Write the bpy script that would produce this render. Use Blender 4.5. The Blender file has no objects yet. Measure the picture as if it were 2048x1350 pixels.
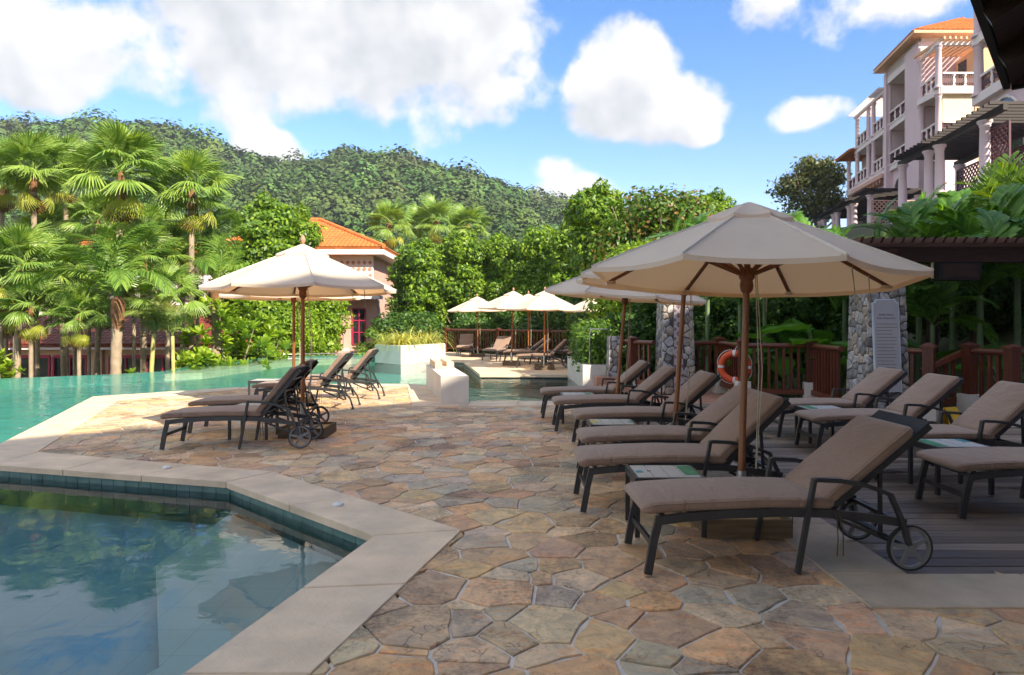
import bpy, bmesh, math, random
import numpy as np
from mathutils import Vector, Matrix, Euler
from mathutils.geometry import tessellate_polygon
R = math.radians
S = bpy.context.scene
COL = S.collection
random.seed(7)

# ------------------------------------------------------------------ camera
CAM_H, FPX, HOR = 1.53, 1365.0, 640.0
cam_d = bpy.data.cameras.new('camera')
cam_d.sensor_width = 36.0
cam_d.lens = FPX / 2048 * 36
cam_d.shift_y = -(675 - HOR) / 2048
cam_d.clip_end = 6000
cam_d.clip_start = 0.05
cam = bpy.data.objects.new('camera', cam_d)
COL.objects.link(cam)
cam.location = (0, 0, CAM_H)
cam.rotation_euler = (R(90), 0, 0)
S.camera = cam

# ------------------------------------------------------------------ light
SUN_EL, SUN_AZ = 35.0, 42.0          # sun behind the viewer and to the right
sun_dir = Vector((math.sin(R(SUN_AZ)) * math.cos(R(SUN_EL)), -math.cos(R(SUN_AZ)) * math.cos(R(SUN_EL)), math.sin(R(SUN_EL))))
sl = bpy.data.lights.new('sun', 'SUN')
sl.energy = 2.6
sl.angle = R(0.53)
sl.color = (1.0, 0.93, 0.82)
so = bpy.data.objects.new('sun', sl)
COL.objects.link(so)
so.rotation_euler = (-sun_dir).to_track_quat('-Z', 'Y').to_euler()
S.view_settings.view_transform = 'Standard'
S.view_settings.look = 'None'
S.view_settings.gamma = 1.0
S.view_settings.use_curve_mapping = False
S.view_settings.exposure = 2.12
S.view_settings.use_white_balance = True
S.view_settings.white_balance_temperature = 7300
S.cycles.use_denoising = True
S.cycles.max_bounces = 7
S.cycles.diffuse_bounces = 4
S.cycles.glossy_bounces = 3
S.cycles.transmission_bounces = 4
S.cycles.volume_bounces = 0
S.cycles.use_adaptive_sampling = True
S.cycles.adaptive_threshold = 0.025
S.cycles.transparent_max_bounces = 16
S.cycles.caustics_reflective = False
S.cycles.caustics_refractive = False
S.cycles.sample_clamp_indirect = 6

# ------------------------------------------------------------------ sky
W = bpy.data.worlds.new('World')
S.world = W
W.use_nodes = True
wt = W.node_tree
wt.nodes.clear()
def wn(t, **kw):
    n = wt.nodes.new(t)
    for k, v in kw.items(): setattr(n, k, v)
    return n
def wl(a, b): wt.links.new(a, b)
def wmath(op, a, b=None, c=None, clamp=False):
    n = wn('ShaderNodeMath', operation=op, use_clamp=clamp)
    for i, v in enumerate((a, b, c)):
        if v is None: continue
        if isinstance(v, (int, float)): n.inputs[i].default_value = v
        else: wl(v, n.inputs[i])
    return n.outputs[0]
def wvec(op, a, b=None):
    n = wn('ShaderNodeVectorMath', operation=op)
    for i, v in enumerate((a, b)):
        if v is None: continue
        if isinstance(v, (tuple, list)): n.inputs[i].default_value = v
        else: wl(v, n.inputs[i])
    return n
def wramp(v, lo, hi, smooth=True):
    n = wn('ShaderNodeMapRange', interpolation_type='SMOOTHSTEP' if smooth else 'LINEAR')
    wl(v, n.inputs[0]); n.inputs[1].default_value = lo; n.inputs[2].default_value = hi
    return n.outputs[0]
sky = wn('ShaderNodeTexSky', sky_type='NISHITA')
sky.sun_disc = False
sky.sun_elevation = R(SUN_EL)
sky.sun_rotation = math.atan2(sun_dir.x, sun_dir.y)
sky.altitude = 0
sky.air_density = 1.0
sky.dust_density = 0.25
sky.ozone_density = 2.2
hs = wn('ShaderNodeHueSaturation')
hs.inputs['Saturation'].default_value = 1.34
wl(sky.outputs[0], hs.inputs['Color'])
bg_sky = wn('ShaderNodeBackground')
tnt = wn('ShaderNodeMix', data_type='RGBA', blend_type='MULTIPLY')
tnt.inputs[0].default_value = 1.0; tnt.inputs[7].default_value = (1.06, 0.90, 1.02, 1)
wl(hs.outputs[0], tnt.inputs[6]); wl(tnt.outputs[2], bg_sky.inputs[0])
bg_sky.inputs[1].default_value = 0.069
tc = wn('ShaderNodeTexCoord')
DIR = wvec('NORMALIZE', tc.outputs['Generated']).outputs[0]
# cumulus puffs: direction (as tangent of azimuth / elevation), half sizes, weight
PUFFS = [(-.68, .43, .17, .075, 1.0), (-.78, .37, .10, .05, .9), (-.57, .39, .09, .055, .85),
         (-.32, .46, .22, .12, 1.1), (-.15, .43, .18, .12, 1.1), (-.40, .38, .11, .09, .9), (-.31, .345, .065, .04, .85), (-.085, .35, .10, .06, .9), (-.19, .37, .10, .06, .8),
         (-.03, .42, .07, .07, .9), (-.25, .55, .30, .10, 1.0), (-.70, .53, .2, .05, .8),
         (.165, .355, .070, .062, 1.1), (.225, .31, .072, .046, 1.0), (.145, .295, .055, .032, .9), (.262, .28, .035, .022, .85), (.195, .375, .04, .04, .85),
         (.435, .303, .045, .026, 1.0), (.455, .318, .025, .014, .8), (.41, .30, .022, .016, .7),
         (.55, .46, .10, .035, .62), (.48, .425, .04, .03, .5), (.37, .47, .045, .04, .45), (.62, .47, .06, .02, .4),
         (-.355, .255, .045, .028, .95), (-.33, .245, .035, .02, .8), (.10, .195, .07, .02, .4), (.05, .22, .05, .016, .35), (-.62, .37, .06, .02, .4)]
def cloud_field(d, detail=7.0, rest=True):
    nz = wn('ShaderNodeTexNoise', noise_dimensions='3D')
    wl(d, nz.inputs['Vector'])
    nz.inputs['Scale'].default_value = 9.0; nz.inputs['Detail'].default_value = detail; nz.inputs['Roughness'].default_value = 0.56
    tot = None
    for (tx, tz, a, b, w) in PUFFS:
        c = Vector((tx, 1, tz)); L = c.length; c = c / L
        dd = wvec('SUBTRACT', d, tuple(c)).outputs[0]
        sc = wvec('MULTIPLY', dd, (L * .98 / a, L * .5 / a, L * .98 / b)).outputs[0]
        ln = wvec('DOT_PRODUCT', sc, sc).outputs['Value']
        f = wmath('MULTIPLY', wmath('SUBTRACT', 1.0, wmath('MULTIPLY', ln, 0.5)), w)
        tot = f if tot is None else wmath('SMOOTH_MAX', tot, f, 0.15)
    if not rest: return wmath('ADD', wmath('MAXIMUM', tot, -1.5), wmath('MULTIPLY', wmath('SUBTRACT', nz.outputs[0], 0.5), 2.3)), None
    # rest of the sky: cumulus, cover thickened out of view for more ambient light
    n2 = wn('ShaderNodeTexNoise', noise_dimensions='3D')
    wl(wvec('MULTIPLY', d, (1, 1, 1.7)).outputs[0], n2.inputs['Vector'])
    n2.inputs['Scale'].default_value = 2.6; n2.inputs['Detail'].default_value = 3.0
    sp = wn('ShaderNodeSeparateXYZ'); wl(d, sp.inputs[0])
    away = wramp(sp.outputs[1], 0.76, 0.5)
    hi = wramp(sp.outputs[2], 0.47, 0.6)
    anyw = wmath('MAXIMUM', away, hi)
    gen = wmath('SUBTRACT', wmath('MULTIPLY', wmath('SUBTRACT', n2.outputs[0], 0.42), 7.0), wmath('MULTIPLY', wmath('SUBTRACT', 1.0, anyw), 6.0))
    tot = wmath('MAXIMUM', tot, gen)
    tot = wmath('MAXIMUM', tot, -1.5)
    return wmath('ADD', tot, wmath('MULTIPLY', wmath('SUBTRACT', nz.outputs[0], 0.5), 2.3)), nz.outputs[0]
f0, nz0 = cloud_field(DIR)
f1, nz1 = cloud_field(wvec('ADD', DIR, (0.012, -0.01, 0.034)).outputs[0], 3.0, False)
dens = wramp(f0, 0.22, 0.66)
shade = wmath('SUBTRACT', wmath('MULTIPLY', wramp(f1, 0.1, 1.8), 0.95), wmath('MULTIPLY', wmath('SUBTRACT', f0, f1), 0.45), clamp=True)
mixc = wn('ShaderNodeMix', data_type='RGBA')
wl(shade, mixc.inputs[0])
mixc.inputs[6].default_value = (0.248, 0.259, 0.282, 1)
mixc.inputs[7].default_value = (0.148, 0.166, 0.196, 1)
bg_cl = wn('ShaderNodeBackground')
wl(mixc.outputs[2], bg_cl.inputs[0])
bg_cl.inputs[1].default_value = 1.0
sepd = wn('ShaderNodeSeparateXYZ'); wl(DIR, sepd.inputs[0])
dens = wmath('MULTIPLY', wmath('MULTIPLY', dens, wramp(sepd.outputs[2], 0.0, 0.12)), 0.97)
mx = wn('ShaderNodeMixShader')
wl(dens, mx.inputs[0]); wl(bg_sky.outputs[0], mx.inputs[1]); wl(bg_cl.outputs[0], mx.inputs[2])
wo = wn('ShaderNodeOutputWorld')
wl(mx.outputs[0], wo.inputs[0])
W.cycles.sampling_method = 'MANUAL'
W.cycles.sample_map_resolution = 512

# ------------------------------------------------------------------ helpers
def G(px, py, z=0.0):
    """point at height z that stands at photo position (px, py)"""
    y = FPX * (CAM_H - z) / (py - HOR)
    return Vector(((px - 1024) * y / FPX, y, z))
def AT(px, py, Y):
    """point at depth Y seen at photo position"""
    return Vector(((px - 1024) * Y / FPX, Y, CAM_H + (HOR - py) * Y / FPX))

class MB:
    def __init__(s): s.v = []; s.f = []; s.sm = []; s.mi = []; s.mid = 0
    def add(s, vs, fs, smooth=False):
        o = len(s.v); s.v += [tuple(p) for p in vs]
        for f in fs: s.f.append(tuple(i + o for i in f)); s.sm.append(smooth); s.mi.append(s.mid)
        return s
    def hexa(s, b, t):
        """bottom quad, top quad (each four points, same winding seen from above: ccw)"""
        return s.add(list(b) + list(t), [(3, 2, 1, 0), (4, 5, 6, 7), (0, 1, 5, 4), (1, 2, 6, 5), (2, 3, 7, 6), (3, 0, 4, 7)])
    def box(s, c, d, rz=0.0, M=None):
        cx, cy, cz = c; dx, dy, dz = d[0] / 2, d[1] / 2, d[2] / 2
        P = [Vector(q) for q in ((-dx, -dy, -dz), (dx, -dy, -dz), (dx, dy, -dz), (-dx, dy, -dz), (-dx, -dy, dz), (dx, -dy, dz), (dx, dy, dz), (-dx, dy, dz))]
        if M is None: M = Matrix.Rotation(rz, 3, 'Z')
        P = [M @ p + Vector(c) for p in P]
        return s.hexa(P[:4], P[4:])
    def box2(s, a, b):
        return s.box([(a[i] + b[i]) / 2 for i in range(3)], [abs(b[i] - a[i]) for i in range(3)])
    def beam(s, p, q, w, h, up=(0, 0, 1)):
        """bar of width w (sideways) and height h from p to q"""
        p, q = Vector(p), Vector(q); d = (q - p).normalized(); up = Vector(up)
        if abs(d.dot(up)) > .98: up = Vector((1, 0, 0))
        sd = d.cross(up).normalized(); u = sd.cross(d).normalized()
        a, b = sd * w / 2, u * h / 2
        return s.hexa([p - a - b, p + a - b, q + a - b, q - a - b], [p - a + b, p + a + b, q + a + b, q - a + b])
    def bars(s, pts, w, h, up=(0, 0, 1)):
        """continuous square bar along a polyline (mitred)"""
        pts = [Vector(p) for p in pts]; n = len(pts); rings = []
        for i, p in enumerate(pts):
            d = ((pts[i] - pts[i - 1]).normalized() if i else Vector()) + ((pts[i + 1] - pts[i]).normalized() if i < n - 1 else Vector())
            d.normalize()
            sd = d.cross(Vector(up))
            if sd.length < 1e-4: sd = Vector((0, 1, 0))
            sd.normalize(); u = sd.cross(d).normalized(); k = 1.0
            if 0 < i < n - 1:
                k = 1 / max(.5, d.dot((pts[i + 1] - pts[i]).normalized()))
            a, b = sd * w / 2, u * h / 2 * k
            rings.append([p - a - b, p - a + b, p + a + b, p + a - b])
        return s.loft(rings, True, False)
    def loft(s, rings, cap=True, smooth=True, closed=True):
        o = []; m = len(rings[0]); vs = [p for r in rings for p in r]; fs = []
        for i in range(len(rings) - 1):
            for j in range(m if closed else m - 1):
                k = (j + 1) % m
                fs.append((i * m + j, i * m + k, (i + 1) * m + k, (i + 1) * m + j))
        s.add(vs, fs, smooth)
        if cap and closed:
            s.add(rings[0], [tuple(reversed(range(m)))]); s.add(rings[-1], [tuple(range(m))])
        return s
    def tube(s, pts, r, n=8, cap=True):
        pts = [Vector(p) for p in pts]; rr = r if isinstance(r, (list, tuple)) else [r] * len(pts); rings = []
        pu = None
        for i, p in enumerate(pts):
            d = (pts[min(i + 1, len(pts) - 1)] - pts[max(i - 1, 0)]).normalized()
            u = pu if pu is not None else (Vector((0, 0, 1)) if abs(d.z) < .9 else Vector((1, 0, 0)))
            a = (u - d * u.dot(d)).normalized(); b = d.cross(a); pu = a
            rings.append([p + (a * math.cos(t) + b * math.sin(t)) * rr[i] for t in [2 * math.pi * k / n for k in range(n)]])
        return s.loft(rings, cap, True)
    def lathe(s, prof, c=(0, 0, 0), n=16, cap=True):
        rings = [[(c[0] + r * math.cos(2 * math.pi * k / n), c[1] + r * math.sin(2 * math.pi * k / n), c[2] + z) for k in range(n)] for r, z in prof]
        return s.loft(rings, cap, True)
    def poly(s, pts, z0, z1):
        """extruded polygon (ccw points x,y), any shape"""
        n = len(pts); tri = tessellate_polygon([[Vector((p[0], p[1], 0)) for p in pts]])
        b = [(p[0], p[1], z0) for p in pts]; t = [(p[0], p[1], z1) for p in pts]
        fs = []
        for a, bb, c in tri:
            A, B, C = pts[a], pts[bb], pts[c]
            cr = (B[0] - A[0]) * (C[1] - A[1]) - (B[1] - A[1]) * (C[0] - A[0])
            if cr < 0: a, c = c, a
            fs.append((a + n, bb + n, c + n)); fs.append((c, bb, a))
        for i in range(n):
            j = (i + 1) % n; fs.append((i, j, j + n, i + n))
        return s.add(b + t, fs)
    def flat(s, pts, z):
        n = len(pts); tri = tessellate_polygon([[Vector((p[0], p[1], 0)) for p in pts]]); fs = []
        for a, bb, c in tri:
            A, B, C = pts[a], pts[bb], pts[c]
            cr = (B[0] - A[0]) * (C[1] - A[1]) - (B[1] - A[1]) * (C[0] - A[0])
            fs.append((a, bb, c) if cr > 0 else (c, bb, a))
        return s.add([(p[0], p[1], z) for p in pts], fs)
    def mesh(s, name, mats):
        me = bpy.data.meshes.new(name); me.from_pydata(s.v, [], s.f)
        me.polygons.foreach_set('use_smooth', s.sm)
        if not isinstance(mats, (list, tuple)): mats = [mats]
        for m in mats: me.materials.append(m)
        if len(mats) > 1: me.polygons.foreach_set('material_index', s.mi)
        me.update()
        return me
    def build(s, name, mats, parent=None, loc=None):
        return obj(name, s.mesh(name, mats), parent, loc)

def obj(name, me, parent=None, loc=None, rz=None):
    o = bpy.data.objects.new(name, me); COL.objects.link(o)
    if parent is not None: o.parent = parent
    if loc is not None: o.location = loc
    if rz is not None: o.rotation_euler = (0, 0, rz)
    return o
def empty(name, loc=(0, 0, 0), rz=0.0):
    o = obj(name, None, None, loc, rz); o.empty_display_size = .1
    return o
def tag(o, label, cat, group=None):
    o['label'] = label; o['category'] = cat
    if group: o['group'] = group
    return o
def struct(o): o['kind'] = 'structure'; return o
def stuff(o): o['kind'] = 'stuff'; return o
def copy_tree(o, parent=None):
    c = o.copy(); COL.objects.link(c); c.parent = parent
    for ch in o.children: copy_tree(ch, c)
    return c

# numpy leaf clouds ------------------------------------------------
def np_mesh(name, verts, quads, mat, smooth=False, tri=False):
    me = bpy.data.meshes.new(name)
    k = 3 if tri else 4
    me.vertices.add(len(verts)); me.vertices.foreach_set('co', np.ascontiguousarray(verts, dtype=np.float32).ravel())
    n = len(quads)
    me.loops.add(n * k); me.loops.foreach_set('vertex_index', np.ascontiguousarray(quads, dtype=np.int32).ravel())
    me.polygons.add(n); me.polygons.foreach_set('loop_start', np.arange(n, dtype=np.int32) * k)
    me.polygons.foreach_set('loop_total', np.full(n, k, dtype=np.int32))
    if smooth: me.polygons.foreach_set('use_smooth', np.ones(n, dtype=bool))
    me.materials.append(mat); me.update(calc_edges=True); me.validate()
    return me
# ------------------------------------------------------------------ materials
class NT:
    def __init__(s, name):
        s.m = bpy.data.materials.new(name); s.m.use_nodes = True; s.t = s.m.node_tree; s.t.nodes.clear()
        s.out = s.n('ShaderNodeOutputMaterial')
    def n(s, t, **kw):
        x = s.t.nodes.new(t)
        for k, v in kw.items(): setattr(x, k, v)
        return x
    def l(s, a, b): s.t.links.new(a, b)
    def put(s, sock, v):
        if isinstance(v, (int, float)): sock.default_value = v
        elif isinstance(v, (tuple, list)): sock.default_value = (*v, 1) if len(v) == 3 and sock.type == 'RGBA' else v
        else: s.l(v, sock)
    def math(s, op, a, b=None, clamp=False):
        x = s.n('ShaderNodeMath', operation=op, use_clamp=clamp); s.put(x.inputs[0], a)
        if b is not None: s.put(x.inputs[1], b)
        return x.outputs[0]
    def co(s, kind='Object', scale=None):
        c = s.n('ShaderNodeTexCoord').outputs[kind]
        if scale:
            mp = s.n('ShaderNodeMapping'); s.l(c, mp.inputs[0]); mp.inputs['Scale'].default_value = scale; return mp.outputs[0]
        return c
    def pos(s, scale=None):
        c = s.n('ShaderNodeNewGeometry').outputs['Position']
        if scale:
            mp = s.n('ShaderNodeMapping'); s.l(c, mp.inputs[0]); mp.inputs['Scale'].default_value = scale; return mp.outputs[0]
        return c
    def noise(s, vec, scale, detail=4, rough=.55, dist=0.0):
        x = s.n('ShaderNodeTexNoise'); s.l(vec, x.inputs['Vector'])
        x.inputs['Scale'].default_value = scale; x.inputs['Detail'].default_value = detail; x.inputs['Roughness'].default_value = rough; x.inputs['Distortion'].default_value = dist
        return x.outputs[0]
    def ramp(s, v, lo, hi, a=0.0, b=1.0):
        x = s.n('ShaderNodeMapRange'); s.put(x.inputs[0], v)
        for i, q in enumerate((lo, hi, a, b)): x.inputs[i + 1].default_value = q
        return x.outputs[0]
    def mix(s, f, a, b, mode='MIX'):
        x = s.n('ShaderNodeMix', data_type='RGBA', blend_type=mode); s.put(x.inputs[0], f); s.put(x.inputs[6], a); s.put(x.inputs[7], b)
        return x.outputs[2]
    def bump(s, h, strength=.3, dist=.01, nrm=None):
        x = s.n('ShaderNodeBump'); x.inputs['Strength'].default_value = strength; x.inputs['Distance'].default_value = dist; s.l(h, x.inputs['Height'])
        if nrm is not None: s.l(nrm, x.inputs['Normal'])
        return x.outputs[0]
    def pbr(s, col, rough=.6, bump=None, metal=0.0, spec=.5, trans=None):
        b = s.n('ShaderNodeBsdfPrincipled'); s.put(b.inputs['Base Color'], col); s.put(b.inputs['Roughness'], rough)
        b.inputs['Metallic'].default_value = metal; b.inputs['Specular IOR Level'].default_value = spec
        if bump is not None: s.l(bump, b.inputs['Normal'])
        s.l(b.outputs[0], s.out.inputs[0]); s.b = b
        return s.m

def simple(name, col, rough=.6, var=.12, scale=3.0, bump=.15, bscale=40, spec=.4, stain=None, metal=0.0):
    """plain surface with mottling, fine relief and optional stains"""
    t = NT(name); p = t.pos()
    n1 = t.noise(p, scale, 5)
    c = t.mix(t.ramp(n1, .3, .7), tuple(x * (1 - var) for x in col), tuple(min(1, x * (1 + var)) for x in col))
    if stain:
        sc, amt, scol = stain
        n3 = t.noise(t.pos((1, 1, .35)), sc, 6, .65, .4)
        c = t.mix(t.math('MULTIPLY', t.ramp(n3, .52, .72), amt), c, scol)
    n2 = t.noise(p, bscale, 4)
    return t.pbr(c, rough, t.bump(n2, bump, .01), metal, spec)

def stone_mat(name):
    """natural stone: colour comes from each stone's own tint, with bands, rust, lichen and hairline cracks"""
    t = NT(name); p = t.pos(); a = t.n('ShaderNodeAttribute', attribute_name='tint').outputs['Color']
    n1 = t.noise(p, 6.5, 8, .7, .9); n2 = t.noise(p, 34, 6, .65); n4 = t.noise(t.pos((1, 2.6, 1)), 3.4, 6, .65, 1.6); n5 = t.noise(p, 3.0, 5, .6, .5)
    c = t.mix(t.ramp(n1, .34, .66), t.mix(1.0, a, (.68, .66, .66), 'MULTIPLY'), t.mix(1.0, a, (1.24, 1.15, 1.02), 'MULTIPLY'))
    c = t.mix(t.math('MULTIPLY', t.ramp(n4, .53, .66), .6), c, t.mix(1.0, c, (1.18, .78, .52), 'MULTIPLY'))
    c = t.mix(t.math('MULTIPLY', t.ramp(n5, .54, .70), .3), c, (.34, .31, .27))
    dirt = t.noise(p, 1.15, 7, .66, .8)
    c = t.mix(t.math('MULTIPLY', t.ramp(t.math('ADD', dirt, t.math('MULTIPLY', n2, .3)), .66, .84), .72), c, (.05, .047, .045))
    c = t.mix(t.math('MULTIPLY', t.ramp(n2, .52, .68), .35), c, t.mix(1.0, c, (.35, .34, .33), 'MULTIPLY'))
    vo = t.n('ShaderNodeTexVoronoi', feature='DISTANCE_TO_EDGE'); vo.inputs['Scale'].default_value = 2.6
    wv = t.n('ShaderNodeVectorMath', operation='ADD'); t.l(p, wv.inputs[0]); nn = t.n('ShaderNodeTexNoise'); t.l(p, nn.inputs['Vector']); nn.inputs['Scale'].default_value = 4.0; nn.inputs['Detail'].default_value = 6
    t.l(nn.outputs[1], wv.inputs[1]); t.l(wv.outputs[0], vo.inputs['Vector'])
    cr = t.math('MULTIPLY', t.ramp(vo.outputs[0], .0, .018, 1.0, 0.0), t.ramp(n5, .5, .6))
    c = t.mix(t.math('MULTIPLY', cr, .38), c, (.05, .045, .04))
    rel = t.math('SUBTRACT', t.math('ADD', t.math('MULTIPLY', n1, .75), t.math('MULTIPLY', n2, .25)), t.math('MULTIPLY', cr, .4))
    return t.pbr(c, t.ramp(n1, .3, .7, .55, .8), t.bump(rel, .9, .018), 0, .38)

def leaf_mat(name, dark, light, trans=.35, rough=.45, hue=.0, tips=None):
    """leaf: colour varies from leaf to leaf, part of the light goes through"""
    t = NT(name); g = t.n('ShaderNodeNewGeometry'); oi = t.n('ShaderNodeObjectInfo')
    r = g.outputs['Random Per Island']
    c = t.mix(r, dark, light)
    n = t.noise(g.outputs['Position'], .9, 3)
    c = t.mix(t.ramp(n, .35, .7), t.mix(1.0, c, (.78, .85, .8), 'MULTIPLY'), t.mix(1.0, c, (1.22, 1.12, .85), 'MULTIPLY'))
    c = t.mix(t.math('MULTIPLY', oi.outputs['Random'], .5), c, t.mix(1.0, c, (.72, .82, .85), 'MULTIPLY'))
    b = t.n('ShaderNodeBsdfPrincipled'); t.put(b.inputs['Base Color'], c); b.inputs['Roughness'].default_value = rough; b.inputs['Specular IOR Level'].default_value = .4
    tr = t.n('ShaderNodeBsdfTranslucent'); t.put(tr.inputs[0], t.mix(1.0, c, (1.5, 1.35, .5), 'MULTIPLY'))
    mx = t.n('ShaderNodeMixShader'); mx.inputs[0].default_value = trans
    t.l(b.outputs[0], mx.inputs[1]); t.l(tr.outputs[0], mx.inputs[2]); t.l(mx.outputs[0], t.out.inputs[0])
    return t.m

def cloth_mat(name, col, back_glow, trans=.3, tcol=None):
    """umbrella cloth: pale outside, warm glow painted on the back, some light comes through"""
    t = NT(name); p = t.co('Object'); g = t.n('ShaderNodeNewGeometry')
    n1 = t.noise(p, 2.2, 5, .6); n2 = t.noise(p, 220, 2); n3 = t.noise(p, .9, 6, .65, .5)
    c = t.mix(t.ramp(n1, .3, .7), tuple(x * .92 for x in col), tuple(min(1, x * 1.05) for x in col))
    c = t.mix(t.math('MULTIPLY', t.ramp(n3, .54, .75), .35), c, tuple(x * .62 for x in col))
    c = t.mix(g.outputs['Backfacing'], c, back_glow)  # back faces tinted to imitate the warm glow under the canopy
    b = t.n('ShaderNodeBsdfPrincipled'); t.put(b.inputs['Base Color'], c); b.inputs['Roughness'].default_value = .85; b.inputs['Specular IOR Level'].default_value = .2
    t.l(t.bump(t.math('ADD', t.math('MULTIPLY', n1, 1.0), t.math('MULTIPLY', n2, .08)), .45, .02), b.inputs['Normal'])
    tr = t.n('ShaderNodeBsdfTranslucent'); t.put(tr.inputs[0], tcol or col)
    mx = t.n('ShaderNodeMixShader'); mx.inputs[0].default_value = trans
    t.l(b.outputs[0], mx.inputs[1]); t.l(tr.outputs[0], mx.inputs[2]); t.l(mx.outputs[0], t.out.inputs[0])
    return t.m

def water_mat(name, tint, bscale, bstr, stretch=(1, 1, 1), ior=1.33):
    """clear water: reflects by angle of view, lets the rest through tinted"""
    t = NT(name); p = t.pos(stretch)
    h = t.math('ADD', t.noise(p, bscale, 3, .5, .6), t.math('MULTIPLY', t.noise(p, bscale * .28, 2, .5), 1.6))
    nb = t.bump(h, bstr, .05)
    fr = t.n('ShaderNodeFresnel'); fr.inputs['IOR'].default_value = ior; t.l(nb, fr.inputs['Normal'])
    gl = t.n('ShaderNodeBsdfGlossy'); gl.inputs['Roughness'].default_value = .015; t.l(nb, gl.inputs['Normal'])
    tr = t.n('ShaderNodeBsdfTransparent'); t.put(tr.inputs[0], tint)
    mx = t.n('ShaderNodeMixShader'); t.l(fr.outputs[0], mx.inputs[0]); t.l(tr.outputs[0], mx.inputs[1]); t.l(gl.outputs[0], mx.inputs[2])
    t.l(mx.outputs[0], t.out.inputs[0])
    return t.m

def wood_mat(name, dark, light, axis=0, rough=.55, gscale=3.0, grey=None, spec=.4):
    """timber with grain along one axis of the object"""
    t = NT(name); sc = [14.0, 14.0, 14.0]; sc[axis] = .9
    p = t.co('Object', sc); oi = t.n('ShaderNodeObjectInfo')
    off = t.n('ShaderNodeVectorMath', operation='ADD'); t.l(p, off.inputs[0])
    cb = t.n('ShaderNodeCombineXYZ')
    for i in range(3): t.l(t.math('MULTIPLY', oi.outputs['Random'], 37.0 + 11 * i), cb.inputs[i])
    t.l(cb.outputs[0], off.inputs[1])
    n1 = t.noise(off.outputs[0], gscale, 5, .6, .5)
    c = t.mix(t.ramp(n1, .32, .7), dark, light)
    c = t.mix(t.math('MULTIPLY', oi.outputs['Random'], .7), c, t.mix(1.0, c, (.5, .5, .5), 'MULTIPLY'))
    if grey:
        n2 = t.noise(t.pos((.35, 1, 1)), 2.2, 5, .6)
        c = t.mix(t.ramp(n2, .42, .66), c, grey)
    return t.pbr(c, rough, t.bump(n1, .35, .006), 0, spec)

def tile_mat(name, a, b, grout, size, rough=.35):
    t = NT(name); p = t.pos()
    br = t.n('ShaderNodeTexBrick', offset=0.0, squash=1.0); t.l(p, br.inputs['Vector'])
    for k, v in (('Color1', a), ('Color2', b), ('Mortar', grout)): t.put(br.inputs[k], v)
    br.inputs['Scale'].default_value = 1; br.inputs['Mortar Size'].default_value = .003; br.inputs['Brick Width'].default_value = size; br.inputs['Row Height'].default_value = size
    n = t.noise(p, 2.5, 5)
    c = t.mix(t.ramp(n, .3, .7), t.mix(1.0, br.outputs[0], (.86, .9, .9), 'MULTIPLY'), br.outputs[0])
    return t.pbr(c, rough)

M = {}
M['stone'] = stone_mat('paving stone')
M['mortar'] = simple('mortar', (.65, .62, .57), .9, .12, 6, .6, 60, .3, (1.4, .55, (.18, .16, .14)))
M['coping'] = simple('sandstone coping', (.69, .535, .375), .7, .16, 2.6, .5, 38, .3, (1.1, .5, (.36, .31, .265)))
M['coping_grey'] = simple('grey sandstone', (.45, .365, .265), .6, .22, 2.6, .5, 38, .4, (.9, .75, (.17, .145, .11)))
M['concrete'] = simple('white rendered wall', (.66, .62, .56), .8, .07, 2, .25, 30, .3, (1.2, .35, (.42, .38, .33)))
M['pooltile'] = simple('green pool tile', (.10, .19, .165), .3, .28, 5, .2, 20, .5, (2.5, .5, (.20, .27, .25)))
M['poolfloor'] = tile_mat('pale pool floor tile', (.33, .50, .49), (.31, .48, .475), (.22, .37, .38), .31)
M['pooldeep'] = tile_mat('blue green pool tile', (.16, .36, .43), (.15, .345, .42), (.10, .26, .33), .31)
M['pooldark'] = tile_mat('deep green pool tile', (.006, .075, .085), (.008, .085, .095), (.006, .055, .062), .2)
M['poolteal'] = tile_mat('turquoise pool tile', (.045, .30, .275), (.052, .33, .30), (.038, .24, .22), .2)
M['poolshelf'] = tile_mat('pale pool ledge tile', (.50, .60, .48), (.46, .57, .46), (.4, .5, .42), .2)
M['water'] = water_mat('still water', (.86, .96, .95), 4.0, .035)
M['water2'] = water_mat('rippled water', (.88, .99, .97), 4.6, .30, (.7, 1.0, 1), 1.13)
def deck_mat():
    t = NT('weathered deck board'); oi = t.n('ShaderNodeObjectInfo'); r = oi.outputs['Random']
    g = t.noise(t.co('Object', (.8, 12, 12)), 2.2, 5, .6, .4); st = t.noise(t.pos((.5, 1.6, 1)), 1.3, 6, .65, .6)
    c = t.mix(r, (.085, .060, .045), (.30, .235, .185)); c = t.mix(t.ramp(g, .3, .7), t.mix(1.0, c, (.72, .72, .74), 'MULTIPLY'), t.mix(1.0, c, (1.18, 1.16, 1.14), 'MULTIPLY'))
    wet = t.ramp(st, .50, .66)
    c = t.mix(t.math('MULTIPLY', wet, .62), c, t.mix(1.0, c, (.26, .23, .22), 'MULTIPLY'))
    return t.pbr(c, t.ramp(wet, 0, 1, .62, .24), t.bump(g, .3, .006), 0, .5)
M['deck'] = deck_mat()
M['redwood'] = wood_mat('red stained timber', (.085, .020, .010), (.17, .045, .022), 2, .42, 2.5, None, .5)
M['redwoodx'] = wood_mat('red stained rail timber', (.10, .026, .014), (.20, .058, .028), 0, .38, 2.5, None, .5)
M['darkwood'] = wood_mat('dark stained timber', (.028, .012, .009), (.065, .028, .020), 0, .5, 2.5)
M['blackwood'] = wood_mat('almost black stained timber', (.012, .006, .006), (.026, .013, .012), 0, .6, 2.5)
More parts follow.
